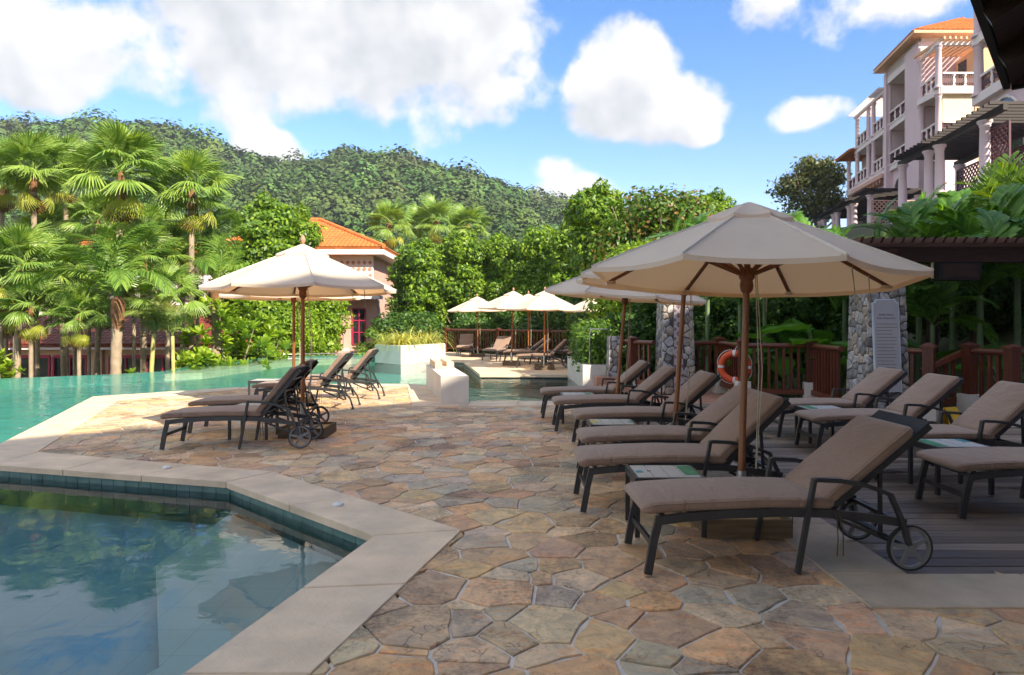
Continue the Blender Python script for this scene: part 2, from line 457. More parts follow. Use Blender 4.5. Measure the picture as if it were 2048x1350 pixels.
M['roofwood'] = wood_mat('brown timber roof slat', (.085, .036, .025), (.14, .062, .045), 0, .6, 2.5)
M['polewood'] = wood_mat('varnished umbrella pole', (.21, .072, .022), (.33, .125, .042), 2, .35, 2.0, None, .5)
M['ribwood'] = wood_mat('umbrella rib timber', (.16, .05, .018), (.25, .085, .03), 0, .45, 2.0)
M['cratewood'] = wood_mat('umbrella base board', (.11, .075, .045), (.22, .155, .095), 0, .7, 2.0)
M['gravel'] = simple('yellow pebbles', (.45, .30, .12), .8, .4, 60, .9, 70)
M['frame'] = simple('charcoal powder coat', (.030, .032, .036), .38, .2, 8, .06, 150, .5)
M['rim'] = simple('grey plastic wheel', (.17, .175, .185), .4, .1, 8, .05, 100)
M['tyre'] = simple('black rubber', (.018, .018, .019), .6, .2, 8, .05, 100)
M['steel'] = simple('brushed steel', (.45, .45, .45), .3, .1, 8, .05, 100, .5, None, .9)
M['cord'] = simple('beige cord', (.42, .38, .30), .8, .1, 8, .1, 100)
M['tie'] = simple('brown cord', (.08, .055, .045), .8, .1, 8, .1, 100)
M['slab'] = simple('pale table slat', (.46, .47, .47), .42, .06, 6, .05, 80, .45)
M['green'] = simple('green leaflet', (.03, .24, .11), .4, .25, 18, 0, 80)
M['teal'] = simple('teal sticker', (.02, .25, .32), .4, .2, 18, 0, 80)
M['yellow'] = simple('yellow sticker', (.55, .46, .16), .4, .2, 18, 0, 80)
M['white'] = simple('white paint', (.70, .69, .66), .5, .05, 3, .08, 60)
M['ringorange'] = simple('orange lifebuoy', (.62, .075, .018), .4, .1, 6, .1, 60, .5)
M['ringwhite'] = simple('reflective tape', (.62, .60, .58), .5, .08, 6, .1, 60)
M['signgrey'] = simple('grey sign board', (.36, .36, .38), .45, .05, 2, .03, 60)
M['signframe'] = simple('pale blue sign frame', (.50, .58, .66), .4, .05, 2, .03, 60)
M['ink'] = simple('grey sign lettering', (.10, .085, .08), .6, .05, 2, 0, 60)
M['sling'] = simple('charcoal mesh sling', (.028, .036, .046), .7, .15, 8, .3, 120)
M['navy'] = simple('navy cloth', (.022, .032, .045), .85, .2, 6, .4, 30, .2)
M['black'] = simple('matt black casing', (.012, .011, .011), .6, .2, 6, .1, 80)
M['yellowplastic'] = simple('yellow plastic', (.60, .36, .02), .4, .1, 6, .05, 80)
M['seam'] = simple('canvas seam', (.62, .57, .51), .85, .08, 5, .3, 60)
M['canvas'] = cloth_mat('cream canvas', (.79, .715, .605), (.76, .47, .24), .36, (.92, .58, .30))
def cushion_mat():
    t = NT('brown cushion fabric'); p = t.co('Object'); w = t.co('Object', (1.6, .55, 1.0))
    n1 = t.noise(p, 1.7, 4); n2 = t.noise(w, 7, 4, .5, 1.0); n3 = t.noise(p, 300, 2)
    c = t.mix(t.ramp(n1, .3, .7), (.225, .148, .108), (.275, .184, .136))
    h = t.math('ADD', t.math('MULTIPLY', n2, 1.0), t.math('MULTIPLY', n3, .05))
    m = t.pbr(c, .74, t.bump(h, .55, .035), 0, .3)
    t.b.inputs['Sheen Weight'].default_value = .25; t.b.inputs['Sheen Roughness'].default_value = .5
    return m
M['cushion'] = cushion_mat()
# buildings
M['pinkwall'] = simple('pink rendered wall', (.60, .36, .30), .85, .08, .8, .15, 20, .3, (.5, .25, (.42, .24, .2)))
M['lilac'] = simple('lilac white rendered wall', (.66, .525, .575), .85, .05, .5, .1, 15, .3, (.35, .22, (.5, .42, .42)))
M['cream'] = simple('cream rendered wall', (.62, .52, .36), .85, .06, .5, .1, 15)
M['peach'] = simple('peach rendered wall', (.66, .42, .27), .85, .08, .6, .12, 20, .3, (.5, .25, (.5, .3, .2)))
M['trim'] = simple('white plaster trim', (.73, .655, .66), .7, .05, 1, .1, 20)
M['maroon'] = simple('maroon ironwork', (.085, .022, .032), .5, .15, 3, .05, 40)
M['magenta'] = simple('magenta window frame', (.40, .022, .075), .45, .12, 3, .05, 40)
M['orange'] = simple('orange roof tile', (.55, .165, .045), .75, .18, 2.2, .3, 20, .3, (.8, .35, (.30, .085, .03)))
M['redtile'] = simple('dark red roof tile', (.20, .045, .030), .6, .25, 3, .3, 20, .4)
M['greentile'] = simple('green ledge tile', (.012, .13, .085), .3, .2, 4, .1, 20, .5)
M['pinktile'] = simple('pink terracotta', (.44, .22, .15), .7, .2, 4, .2, 20)
def glass_mat():
    t = NT('dark window glass')
    n = t.noise(t.pos(), 1.5, 2)
    return t.pbr(t.mix(t.ramp(n, .3, .7), (.012, .014, .016), (.03, .035, .035)), .06, t.bump(n, .04, .05), 0, .6)
M['glass'] = glass_mat()
M['blind'] = simple('cream roller blind', (.70, .60, .44), .8, .04, 1, .05, 30)
# plants
M['leaf_bright'] = leaf_mat('bright green leaf', (.095, .22, .022), (.32, .47, .045), .38)
M['leaf_mid'] = leaf_mat('mid green leaf', (.045, .12, .020), (.15, .27, .036), .34)
M['leaf_dark'] = leaf_mat('dark green leaf', (.030, .088, .018), (.095, .20, .042), .28)
M['leaf_olive'] = leaf_mat('olive leaf', (.055, .085, .025), (.16, .17, .055), .3)
M['leaf_rust'] = leaf_mat('rusty young leaf', (.12, .11, .03), (.34, .19, .065), .3)
M['leaf_big'] = leaf_mat('large glossy leaf', (.12, .25, .022), (.32, .45, .045), .38, .35)
M['palm_fan'] = leaf_mat('fan palm leaf', (.125, .245, .045), (.34, .48, .13), .30, .38)
M['palm_yellow'] = leaf_mat('yellowing fan palm leaf', (.30, .36, .05), (.48, .48, .10), .34, .45)
M['palm_dry'] = leaf_mat('dry palm leaf', (.17, .085, .03), (.30, .17, .07), .2, .7)
M['palm_feather'] = leaf_mat('feather palm leaf', (.08, .19, .034), (.22, .35, .065), .32, .38)
M['palm_pale'] = leaf_mat('pale feather palm leaf', (.13, .20, .045), (.26, .32, .10), .34, .45)
M['jungle'] = leaf_mat('shade palm leaf', (.065, .19, .04), (.19, .39, .085), .36, .32)
M['strap'] = leaf_mat('variegated strap leaf', (.28, .34, .06), (.68, .64, .24), .35, .45)
M['forest'] = None
def forest_mat():
    t = NT('hillside foliage'); g = t.n('ShaderNodeNewGeometry'); r = g.outputs['Random Per Island']
    n = t.noise(g.outputs['Position'], .13, 3, .6); n2 = t.noise(g.outputs['Position'], .03, 3)
    a = t.n('ShaderNodeAttribute', attribute_name='tint').outputs['Color']; c = t.mix(1.0, t.mix(r, (.040, .092, .024), (.056, .114, .030)), a, 'MULTIPLY'); c = t.mix(1.0, c, (2.0, 2.0, 2.0), 'MULTIPLY'); c = t.mix(t.ramp(n, .36, .64), t.mix(1.0, c, (.55, .62, .62), 'MULTIPLY'), t.mix(1.0, c, (1.45, 1.30, 1.0), 'MULTIPLY'))
    c = t.mix(t.math('MULTIPLY', t.ramp(n2, .5, .68), .5), c, (.10, .105, .055))
    return t.pbr(c, .75, None, 0, .2)
M['forest'] = forest_mat()
M['bark'] = simple('grey brown bark', (.20, .155, .11), .9, .3, 4, .7, 18)
M['palmbark'] = simple('ringed palm bark', (.30, .235, .165), .9, .25, 5, .7, 14)
M['palmfibre'] = simple('brown palm fibre', (.18, .085, .04), .95, .4, 9, .9, 25)
M['greenstem'] = simple('green palm stem', (.12, .19, .09), .6, .25, 3, .2, 20)
M['yellowstem'] = simple('pale palm stem', (.38, .34, .12), .6, .25, 3, .2, 20)
def ground_mat():
    t = NT('soil and undergrowth'); p = t.pos(); n = t.noise(p, .35, 6); n2 = t.noise(p, 6, 4)
    c = t.mix(t.ramp(n, .35, .65), (.035, .055, .018), (.075, .095, .03)); c = t.mix(t.math('MULTIPLY', n2, .4), c, (.08, .055, .035))
    return t.pbr(c, .95, t.bump(n2, .6, .05))
M['ground'] = ground_mat()
def hill_mat():
    t = NT('wooded hillside ground'); p = t.pos(); n = t.noise(p, .02, 5); n2 = t.noise(p, .12, 5)
    c = t.mix(t.ramp(n2, .3, .7), (.022, .05, .014), (.06, .10, .025))
    return t.pbr(c, .95)
M['hill'] = hill_mat()
M['meadow'] = simple('grass clearing', (.085, .15, .03), .95, .25, .1, .3, 2)
# ------------------------------------------------------------------ terrain
def sstep(a, b, x):
    t = np.clip((x - a) / (b - a), 0, 1); return t * t * (3 - 2 * t)
def ground_h(x, y):
    x = np.asarray(x, float); y = np.asarray(y, float)
    h = -2.6 + 2.0 * sstep(3.0, 6.5, x) * sstep(7, 11, y)
    h = h + np.clip((x - 8.5) * .62, 0, 7.6) * sstep(8, 13, y)
    h = h + 1.6 * sstep(33, 60, y) * sstep(-30, -5, x)
    return h + .02 * np.clip(y - 60, 0, 1e9) * sstep(60, 120, y)
def build_ground():
    xs = np.concatenate([np.linspace(-2500, -80, 10), np.linspace(-60, 60, 61), np.linspace(80, 2500, 10)])
    ys = np.concatenate([np.linspace(-600, -30, 6), np.linspace(-20, 80, 51), np.linspace(95, 180, 6), np.linspace(300, 3000, 8)])
    X, Y = np.meshgrid(xs, ys); Z = ground_h(X, np.minimum(Y, 170))
    v = np.stack([X, Y, Z], -1).reshape(-1, 3); n, m = X.shape
    i = np.arange(n * m).reshape(n, m)
    q = np.stack([i[:-1, :-1], i[:-1, 1:], i[1:, 1:], i[1:, :-1]], -1).reshape(-1, 4)
    struct(obj('ground', np_mesh('ground', v, q, M['ground'], True)))
build_ground()

RIDGE = [(-1800, 330), (-900, 268), (-400, 250), (0, 252), (60, 256), (150, 243), (280, 250), (330, 258), (400, 284), (480, 312), (560, 322), (650, 312), (700, 306), (800, 314), (900, 340), (1000, 360), (1050, 384), (1130, 408), (1200, 440), (1350, 480), (1600, 530), (2400, 575)]
rx = np.array([(p[0] - 1024) / FPX for p in RIDGE]); rz = np.array([(HOR - p[1]) / FPX for p in RIDGE])
_rg = np.random.default_rng(3)
_ph = _rg.uniform(0, 6.28, (10, 3)); _fr = _rg.uniform(.008, .05, (10, 2))
def hill_h(x, y):
    t = x / np.maximum(y, 1)
    e = np.interp(t, rx, rz)
    k = sstep(95, 330, y) ** .62
    bumps = sum(np.sin(x * f[0] * 1.6 + p[0]) * np.sin(y * f[1] + p[1]) for f, p in zip(_fr, _ph)) * 1.3
    h = -1.0 + (e - .026) * np.minimum(y, 330) * k + bumps * sstep(120, 200, y) * (1 - .75 * sstep(260, 330, y))
    return h - .25 * np.clip(y - 335, 0, 1e9)
def build_hill():
    ts = np.linspace(-1.35, 1.0, 150); ys = np.concatenate([np.linspace(100, 335, 60), np.linspace(345, 520, 10)])
    T, Y = np.meshgrid(ts, ys); X = T * Y; Z = hill_h(X, Y)
    v = np.stack([X, Y, Z], -1).reshape(-1, 3); n, m = X.shape; i = np.arange(n * m).reshape(n, m)
    q = np.stack([i[:-1, :-1], i[:-1, 1:], i[1:, 1:], i[1:, :-1]], -1).reshape(-1, 4)
    struct(obj('hill', np_mesh('hill', v, q, M['hill'], True)))
build_hill()
def build_forest():
    rg = np.random.default_rng(11); N = 3100
    y = np.sqrt(rg.uniform(118 ** 2, 345 ** 2, N)); t = rg.uniform(-.88, .26, N); x = t * y
    keep = ~((np.abs(x / y + .235) < .045) & (np.abs(y - 176) < 22))
    x, y = x[keep], y[keep]; N = len(x); z = hill_h(x, y)
    r = rg.uniform(2.4, 5.6, N) * np.where(rg.random(N) < .10, 1.45, 1.0); hgt = r * rg.uniform(.75, 1.25, N)
    K = 300
    # leaf clumps on lumpy crowns
    th = rg.uniform(0, 2 * np.pi, (N, K)); u = rg.uniform(-.35, 1, (N, K)); s = np.sqrt(1 - u ** 2)
    lob = 1 + .30 * np.sin(3 * th + rg.uniform(0, 6, (N, 1))) * s + .22 * np.sin(5 * th + 4 * u + rg.uniform(0, 6, (N, 1))) + .07 * rg.normal(size=(N, K))
    nx, ny, nz = s * np.cos(th), s * np.sin(th), u
    c = np.stack([x[:, None] + nx * r[:, None] * lob, y[:, None] + ny * r[:, None] * lob, (z + 1.2 + hgt * .9)[:, None] + nz * hgt[:, None] * lob], -1)
    nrm = np.stack([nx, ny, nz + .2], -1) + rg.normal(size=(N, K, 3)) * .16
    nrm /= np.linalg.norm(nrm, axis=-1, keepdims=True)
    a = np.cross(nrm, rg.normal(size=(N, K, 3))); a /= np.linalg.norm(a, axis=-1, keepdims=True); b = np.cross(nrm, a)
    sz = (y[:, None] ** .8 * .0066 * rg.uniform(.6, 1.3, (N, K)))[..., None]
    q = np.stack([c - a * sz - b * sz * .7, c + a * sz * .8 - b * sz, c + a * sz + b * sz * .7, c - a * sz * .7 + b * sz], 2).reshape(-1, 3)
    f = np.arange(len(q)).reshape(-1, 4)
    me = np_mesh('forest', q, f, M['forest'])
    tn = np.ones((N, 4), np.float32); br = rg.uniform(.22, .85, N); tn[:, 0] = br * rg.uniform(.8, 1.25, N); tn[:, 1] = br; tn[:, 2] = br * rg.uniform(.8, 1.2, N)
    at = me.color_attributes.new('tint', 'BYTE_COLOR', 'POINT'); at.data.foreach_set('color', np.repeat(np.clip(tn, 0, 1), K * 4, axis=0).ravel())
    o = obj('forest', me)
    stuff(o); o['label'] = 'dense wooded hillside behind the resort'; o['category'] = 'forest'
build_forest()

# ------------------------------------------------------------------ pools, coping, paving, deck
def in_poly(p, poly):
    x, y = p; c = False; n = len(poly)
    for i in range(n):
        x1, y1 = poly[i]; x2, y2 = poly[i - 1]
        if (y1 > y) != (y2 > y) and x < (x2 - x1) * (y - y1) / (y2 - y1) + x1: c = not c
    return c
def seg_d(p, a, b):
    ax, ay = a; bx, by = b; dx, dy = bx - ax, by - ay
    t = max(0, min(1, ((p[0] - ax) * dx + (p[1] - ay) * dy) / (dx * dx + dy * dy)))
    return math.hypot(p[0] - ax - t * dx, p[1] - ay - t * dy)
def poly_d(p, poly): return min(seg_d(p, poly[i - 1], poly[i]) for i in range(len(poly)))
def clip_half(poly, m, n):
    out = []
    for i in range(len(poly)):
        a, b = poly[i - 1], poly[i]
        da = (a[0] - m[0]) * n[0] + (a[1] - m[1]) * n[1]; db = (b[0] - m[0]) * n[0] + (b[1] - m[1]) * n[1]
        if (da <= 0) != (db <= 0):
            t = da / (da - db); out.append((a[0] + t * (b[0] - a[0]), a[1] + t * (b[1] - a[1])))
        if db <= 0: out.append(b)
    return out
def voronoi(pts, box, K=18, wts=None):
    P = np.array(pts); cells = []
    for i in range(len(P)):
        d = np.hypot(*(P - P[i]).T); nb = np.argsort(d)[1:K + 1]
        poly = [(box[0], box[1]), (box[2], box[1]), (box[2], box[3]), (box[0], box[3])]
        for j in nb:
            n = P[j] - P[i]; m = P[i] + n * (.5 + (0 if wts is None else (wts[i] - wts[j]) / (2 * float(n @ n))))
            poly = clip_half(poly, m, n)
            if len(poly) < 3: break
        cells.append(poly)
    return cells
def inset(poly, d):
    out = list(poly); n = len(poly)
    for i in range(n):
        a, b = poly[i - 1], poly[i]; e = (b[0] - a[0], b[1] - a[1]); L = math.hypot(*e)
        if L < 1e-6: continue
        nn = (e[1] / L, -e[0] / L)
        out = clip_half(out, (a[0] - nn[0] * d, a[1] - nn[1] * d), nn)
        if len(out) < 3: return []
    return out
def area(poly): return .5 * sum(poly[i - 1][0] * poly[i][1] - poly[i][0] * poly[i - 1][1] for i in range(len(poly)))

NP_IN = [(-5.48, 7.22), (-2.66, 6.45), (-.926, 4.83), (-1.385, 2.94), (-2.1, 0)]
NP_OUT = [(-5.48, 7.88), (-2.40, 6.85), (-.366, 4.95), (-.87, 2.94), (-1.61, 0)]
PAVE = [(-1.55, 0), (6.5, 0), (6.5, 3.62), (1.9, 3.62), (1.9, 12.3), (-.79, 12.2), (-1.76, 12.1), (-2.45, 15.78), (-3.85, 15.83), (-6.0, 14.98), (-7.5, 13.05), (-5.44, 7.9), (-2.36, 6.87), (-.33, 4.95), (-.85, 2.94)]
POOL_N = [(-9, 8.19)] + NP_IN + [(-9, 0)]
POOL_N = [(-9, 0), (-2.1, 0), (-1.385, 2.94), (-.926, 4.83), (-2.66, 6.45), (-5.48, 7.22), (-9, 8.19)]
POOL_B = [(-6.15, 8.05), (-8.3, 13.56), (-6.16, 15.47), (-3.87, 16.3), (-2.5, 16.2), (-2.0, 15.94), (-.79, 12.81), (1.9, 12.81), (1.72, 15.2), (1.61, 15.5), (1.55, 19.07),
          (-.86, 19.16), (-1.75, 25.2), (-2.63, 25.8), (-2.6, 26.6), (-3.94, 24.2), (-5.1, 25.4), (-5.3, 31.4), (-6.6, 31.8), (-9.6, 30.9), (-10.8, 29.3), (-11.6, 25.3), (-11.1, 21.8), (-12, 20.6), (-14.3, 19.0), (-18, 16.6), (-18, 10.2), (-9, 8.88)]
INF0 = 18   # first point of the infinity edge in POOL_B

def ring_wall(poly, z0, z1, mat, name, parent=None, closed=True):
    mb = MB(); n = len(poly)
    for i in range(n if closed else n - 1):
        a, b = poly[i], poly[(i + 1) % n]
        mb.add([(a[0], a[1], z0), (b[0], b[1], z0), (b[0], b[1], z1), (a[0], a[1], z1)], [(0, 1, 2, 3)])
    return mb.build(name, mat, parent)
# near pool
pool = struct(MB().flat(POOL_N, -.42).build('small_pool', M['pooldeep']))
ring_wall(POOL_N, -.47, -.04, M['pooltile'], 'pool_wall', pool)
bench_out = [(-2.1, 0), (-1.385, 2.94), (-.926, 4.83), (-2.66, 6.45), (-5.48, 7.22), (-9, 8.19)]
bench_in = [(-2.9, 0), (-2.2, 2.6), (-1.86, 3.6), (-2.66, 5.09), (-3.05, 6.52), (-3.2, 6.60)]
mb = MB()
for i in range(3):
    a, b, c, d = bench_out[i], bench_out[i + 1], bench_in[i + 1], bench_in[i]
    mb.add([(*a, -.30), (*b, -.30), (*c, -.30), (*d, -.30)], [(0, 1, 2, 3)])
    mb.add([(*d, -.30), (*c, -.30), (*c, -.415), (*d, -.415)], [(0, 1, 2, 3)])
mb.build('bench_ledge', M['poolfloor'], pool)
# individual waterline tiles
tile_me = MB().box((0, 0, 0), (.144, .012, .144)).mesh('pool_tile', M['pooltile'])
for i in range(1, len(bench_out) - 1):
    a, b = Vector(bench_out[i]), Vector(bench_out[i + 1]); L = (b - a).length; n = int(L / .15); d = (b - a) / L
    if i == 4: n = min(n, 8)
    nr = Vector((-d.y, d.x)); ang = math.atan2(d.y, d.x)
    for k in range(n):
        for row in range(2 if i < 4 else 1):
            p = a + d * (.15 * k + .078) + nr * .004
            t = obj('pool_tile', tile_me, pool, (p.x, p.y, -.125 - .15 * row), ang)
w = struct(MB().flat(POOL_N, -.115).build('pool_water', M['water']))
# big pool
pool2 = struct(MB().flat(POOL_B, -.42).build('infinity_pool', M['poolteal']))
ring_wall(POOL_B[INF0:26], -.43, -.106, M['poolteal'], 'pool_wall', pool2, False)
ring_wall(POOL_B[25:] + POOL_B[:5], -.43, -.05, M['poolteal'], 'pool_wall', pool2, False)
ring_wall(POOL_B[4:18 + 1], -.50, -.05, M['pooldark'], 'pool_wall', pool2, False)
MB().flat([(-.79, 12.8), (1.9, 12.8), (1.7, 15.2), (1.55, 19.1), (-.86, 19.2), (-1.75, 25.2), (-2.3, 25.4), (-2.0, 15.94)], -.41).build('pool_floor', M['pooldark'], pool2)
mb = MB()
ii = POOL_B[18:23]; jj = [(-6.6, 30.2), (-8.9, 29.4), (-9.4, 28.2), (-9.9, 25.0), (-10.2, 22.5)]
for k in range(4):
    mb.add([(*ii[k], -.2), (*ii[k + 1], -.2), (*jj[k + 1], -.2), (*jj[k], -.2)], [(0, 1, 2, 3)])
    mb.add([(*jj[k], -.2), (*jj[k + 1], -.2), (*jj[k + 1], -.42), (*jj[k], -.42)], [(0, 1, 2, 3)])
for k in (0, 4): mb.add([(*ii[k], -.2), (*jj[k], -.2), (*jj[k], -.42), (*ii[k], -.42)], [(0, 1, 2, 3)])
mb.build('shallow_ledge', M['poolshelf'], pool2)
# weir wall of the infinity edge
wi = POOL_B[INF0:26]
mb = MB()
for a, b in zip(wi[:-1], wi[1:]):
    d = (Vector(b) - Vector(a)).normalized(); n = Vector((d.y, -d.x)) * .09
    A, B = Vector(a), Vector(b)
    A, B = A + n * .06, B + n * .06
    q = [(*A, 0), (*B, 0), (*(B + n), 0), (*(A + n), 0)]
    mb.hexa([(x, y, -2.8) for x, y, _ in q], [(x, y, -.122) for x, y, _ in q])
mb.build('weir_wall', M['coping_grey'], pool2)
struct(MB().flat(POOL_B, -.10).build('infinity_pool_water', M['water2']))

# coping slabs
cop = struct(MB().box((-1.3, 12.3, -.2), (.2, .1, .05)).build('pool_coping', M['coping']))
def band(inn, out, z0, z1, mat, parent, size=1.05, gap=.006, name='coping_slab'):
    for i in range(len(inn) - 1):
        a, b, c, d = Vector(inn[i]), Vector(inn[i + 1]), Vector(out[i + 1]), Vector(out[i])
        L = (b - a).length; n = max(1, round(L / size))
        for k in range(n):
            t0, t1 = k / n + (gap / L), (k + 1) / n - gap / L
            q = [a.lerp(b, t0), a.lerp(b, t1), d.lerp(c, t1), d.lerp(c, t0)]
            if (q[1] - q[0]).cross(q[2] - q[0]) < 0: q.reverse()
            cz = sum(q, Vector((0, 0))) / 4; jz = random.uniform(-.0015, .0015)
            b0 = [(p.x - cz.x, p.y - cz.y, z0) for p in q]
            e = .005
            sh = [((p.x - cz.x) * (1 - e / .4), (p.y - cz.y) * (1 - e / .4)) for p in q]
            mbk = MB(); mbk.add(b0 + [(x, y, z1 + jz - .005) for x, y, _ in b0] + [(x, y, z1 + jz) for x, y in sh],
                [(3, 2, 1, 0)] + [(i0, (i0 + 1) % 4, (i0 + 1) % 4 + 4, i0 + 4) for i0 in range(4)] + [(i0 + 4, (i0 + 1) % 4 + 4, (i0 + 1) % 4 + 8, i0 + 8) for i0 in range(4)] + [(8, 9, 10, 11)])
            mbk.build(name, mat, parent, (cz.x, cz.y, 0))
off = lambda pts, o: pts
cin = [(-5.50, 7.19), (-2.69, 6.42), (-.97, 4.82), (-1.415, 2.94), (-2.13, 0)]
band(cin, NP_OUT, -.05, .010, M['coping'], cop, .95)
band([(-9, 8.16), (-5.50, 7.19)], [(-9, 8.91), (-6.16, 8.08)], -.05, .010, M['coping'], cop, 1.15)
MB().poly([(-5.495, 7.20), (-5.485, 7.875), (-6.155, 8.07)], -.05, .009).build('coping_slab', M['coping'], cop)
band([(-6.17, 8.08), (-8.33, 13.57)], [(-5.48, 7.885), (-7.5, 13.05)], -.05, .011, M['coping'], cop, 1.2)
band([(-8.33, 13.57), (-6.16, 15.5), (-3.87, 16.33), (-2.47, 16.23)], [(-7.5, 13.05), (-6.0, 14.95), (-3.85, 15.80), (-2.43, 15.75)], -.05, .011, M['coping'], cop, 1.0)
band([(-2.43, 15.78), (-1.76, 12.06)], [(-1.9, 16.0), (-.79, 12.06)], -.05, .012, M['coping'], cop, 1.4)
band([(-2.48, 16.23), (-2.43, 15.78)], [(-2.0, 15.98), (-1.95, 15.78)], -.05, .011, M['coping'], cop, 1.4)
band([(-.79, 12.06), (1.90, 12.25)], [(-.79, 12.84), (1.92, 12.84)], -.05, .011, M['coping'], cop, 1.0)
# paving -------------------------------------------------
TINTS0 = [(.44, .34, .235), (.47, .325, .19), (.42, .30, .215), (.37, .325, .27), (.35, .245, .165), (.49, .405, .30), (.36, .325, .27), (.46, .355, .245), (.43, .285, .18), (.40, .32, .245), (.45, .33, .205)]
TINTS = [tuple(min(.78, c * 1.5 * w_) for c, w_ in zip(q, (1.04, 1.0, .945))) for q in TINTS0]
paving = struct(MB().poly(PAVE, -.25, -.011).build('paving', M['mortar']))
def stone_geo(poly, zt, rg, bulge=.0):
    """one flat stone: ragged outline, eased edge"""
    pts = []
    n = len(poly)
    for i in range(n):
        a, b = poly[i], poly[(i + 1) % n]; L = math.hypot(b[0] - a[0], b[1] - a[1])
        k = 2 if L > .12 else 1
        k = 3 if L > .28 else k
        for j in range(k):
            t = j / k; jit = .0 if j == 0 else .055 * L
            px, py = a[0] + (b[0] - a[0]) * t, a[1] + (b[1] - a[1]) * t
            pts.append((px + rg.uniform(-jit, jit) * (b[1] - a[1]) / max(L, .01), py - rg.uniform(-jit, jit) * (b[0] - a[0]) / max(L, .01)))
    cx = sum(p[0] for p in pts) / len(pts); cy = sum(p[1] for p in pts) / len(pts); m = len(pts)
    tx, ty = rg.uniform(-.008, .008), rg.uniform(-.008, .008)
    low = [(p[0] - cx, p[1] - cy, -.03) for p in pts]
    mid = [(p[0] - cx, p[1] - cy, zt - .005 + tx * (p[0] - cx) + ty * (p[1] - cy)) for p in pts]
    top = [((p[0] - cx) * .974, (p[1] - cy) * .974, zt + tx * (p[0] - cx) + ty * (p[1] - cy)) for p in pts]
    fs = [(i, (i + 1) % m, (i + 1) % m + m, i + m) for i in range(m)] + [(i + m, (i + 1) % m + m, (i + 1) % m + 2 * m, i + 2 * m) for i in range(m)] + [tuple(range(2 * m, 3 * m))]
    return (cx, cy), low + mid + top, fs
def tint_attr(me, cols):
    a = me.color_attributes.new('tint', 'FLOAT_COLOR', 'POINT')
    a.data.foreach_set('color', np.array(cols, dtype=np.float32).ravel())
def build_paving():
    rg = random.Random(5); pts = []; box = (-8.2, -.3, 6.9, 16.5)
    tries = 0
    while tries < 30000:
        tries += 1
        p = (rg.uniform(box[0], box[2]), rg.uniform(box[1], box[3]))
        if not in_poly(p, PAVE) and poly_d(p, PAVE) > .45: continue
        rr = .165 + .17 * (math.sin(p[0] * 1.7 + 1) * math.sin(p[1] * 1.3) * .5 + .5) * rg.random() + .05 * rg.random()
        ok = True
        for q in pts:
            if abs(q[0] - p[0]) < .5 and (q[0] - p[0]) ** 2 * .8 + (q[1] - p[1]) ** 2 * 1.25 < rr * rr: ok = False; break
        if ok: pts.append(p)
    wts = [rg.choice((-.010, 0, .012, .022)) * rg.random() * 1.6 for _ in pts]
    cells = voronoi(pts, (box[0] - 1, box[1] - 1, box[2] + 1, box[3] + 1), 20, wts)
    st = []
    for c, p in zip(cells, pts):
        if len(c) < 3: continue
        c = inset(c, rg.uniform(.005, .011))
        if len(c) < 3 or abs(area(c)) < .008: continue
        cx, cy = sum(q[0] for q in c) / len(c), sum(q[1] for q in c) / len(c)
        if not in_poly((cx, cy), PAVE) and poly_d((cx, cy), PAVE) > .28: continue
        if max(math.hypot(q[0] - cx, q[1] - cy) for q in c) > .6: continue
        u = 1024 + FPX * cx / max(cy, .1); v = HOR + FPX * CAM_H / max(cy, .1)
        vis = -60 < u < 2110 and v < 1420
        st.append((abs(area(c)) / max(cy, .5) ** 3 if vis else 0, c))
    st.sort(key=lambda s: -s[0])
    rest_v, rest_f, rest_c = [], [], []
    for i, (sc, c) in enumerate(st):
        ctr, vs, fs = stone_geo(c, rg.uniform(-.004, .003), rg)
        base = rg.choice(TINTS); k = rg.uniform(.82, 1.12)
        col = tuple(x * k * rg.uniform(.95, 1.05) for x in base) + (1,)
        if i < 296:
            me = bpy.data.meshes.new('paving_stone'); me.from_pydata(vs, [], fs); me.materials.append(M['stone']); tint_attr(me, [col] * len(vs))
            obj('paving_stone', me, paving, (ctr[0], ctr[1], 0))
        else:
            o = len(rest_v); rest_v += [(x + ctr[0], y + ctr[1], z) for x, y, z in vs]; rest_f += [tuple(q + o for q in f) for f in fs]; rest_c += [col] * len(vs)
    me = bpy.data.meshes.new('small_paving_stones'); me.from_pydata(rest_v, [], rest_f); me.materials.append(M['stone']); tint_attr(me, rest_c)
    stuff(obj('small_paving_stones', me, paving))
build_paving()
# wooden deck -------------------------------------------
deck = struct(MB().box2((2.40, 4.12, -.30), (11.0, 13.4, -.06)).build('wooden_deck', M['darkwood']))
def build_deck():
    rg = random.Random(9); y = 4.10; row = 0
    plank = {}
    while y < 12.5:
        x = 2.385; xe = 11.0 if y < 10.2 else 5.9
        if y > 9.6: xe = 5.9 if y < 12.4 else 5.5
        first = True
        while x < xe - .05:
            L = rg.choice((2.4, 3.0, 3.6)) * (rg.choice((.4, .7, 1)) if first else 1); first = False
            L = min(L, xe - x)
            key = round(L, 2)
            if key not in plank:
                m = MB(); w, h = .1335, .04
                m.hexa([(0, 0, -h), (L - .004, 0, -h), (L - .004, w, -h), (0, w, -h)], [(0, 0, -.003), (L - .004, 0, -.003), (L - .004, w, -.003), (0, w, -.003)])
                m.add([(0, 0, -.003), (L - .004, 0, -.003), (L - .004, .004, 0), (0, .004, 0), (L - .004, w - .004, 0), (0, w - .004, 0), (L - .004, w, -.003), (0, w, -.003)], [(0, 1, 2, 3), (3, 2, 4, 5), (5, 4, 6, 7)])
                plank[key] = m.mesh('deck_plank', M['deck'])
            o = obj('deck_plank', plank[key], deck, (x, y, rg.uniform(-.002, .002)))
            x += L
        y += .146; row += 1
build_deck()
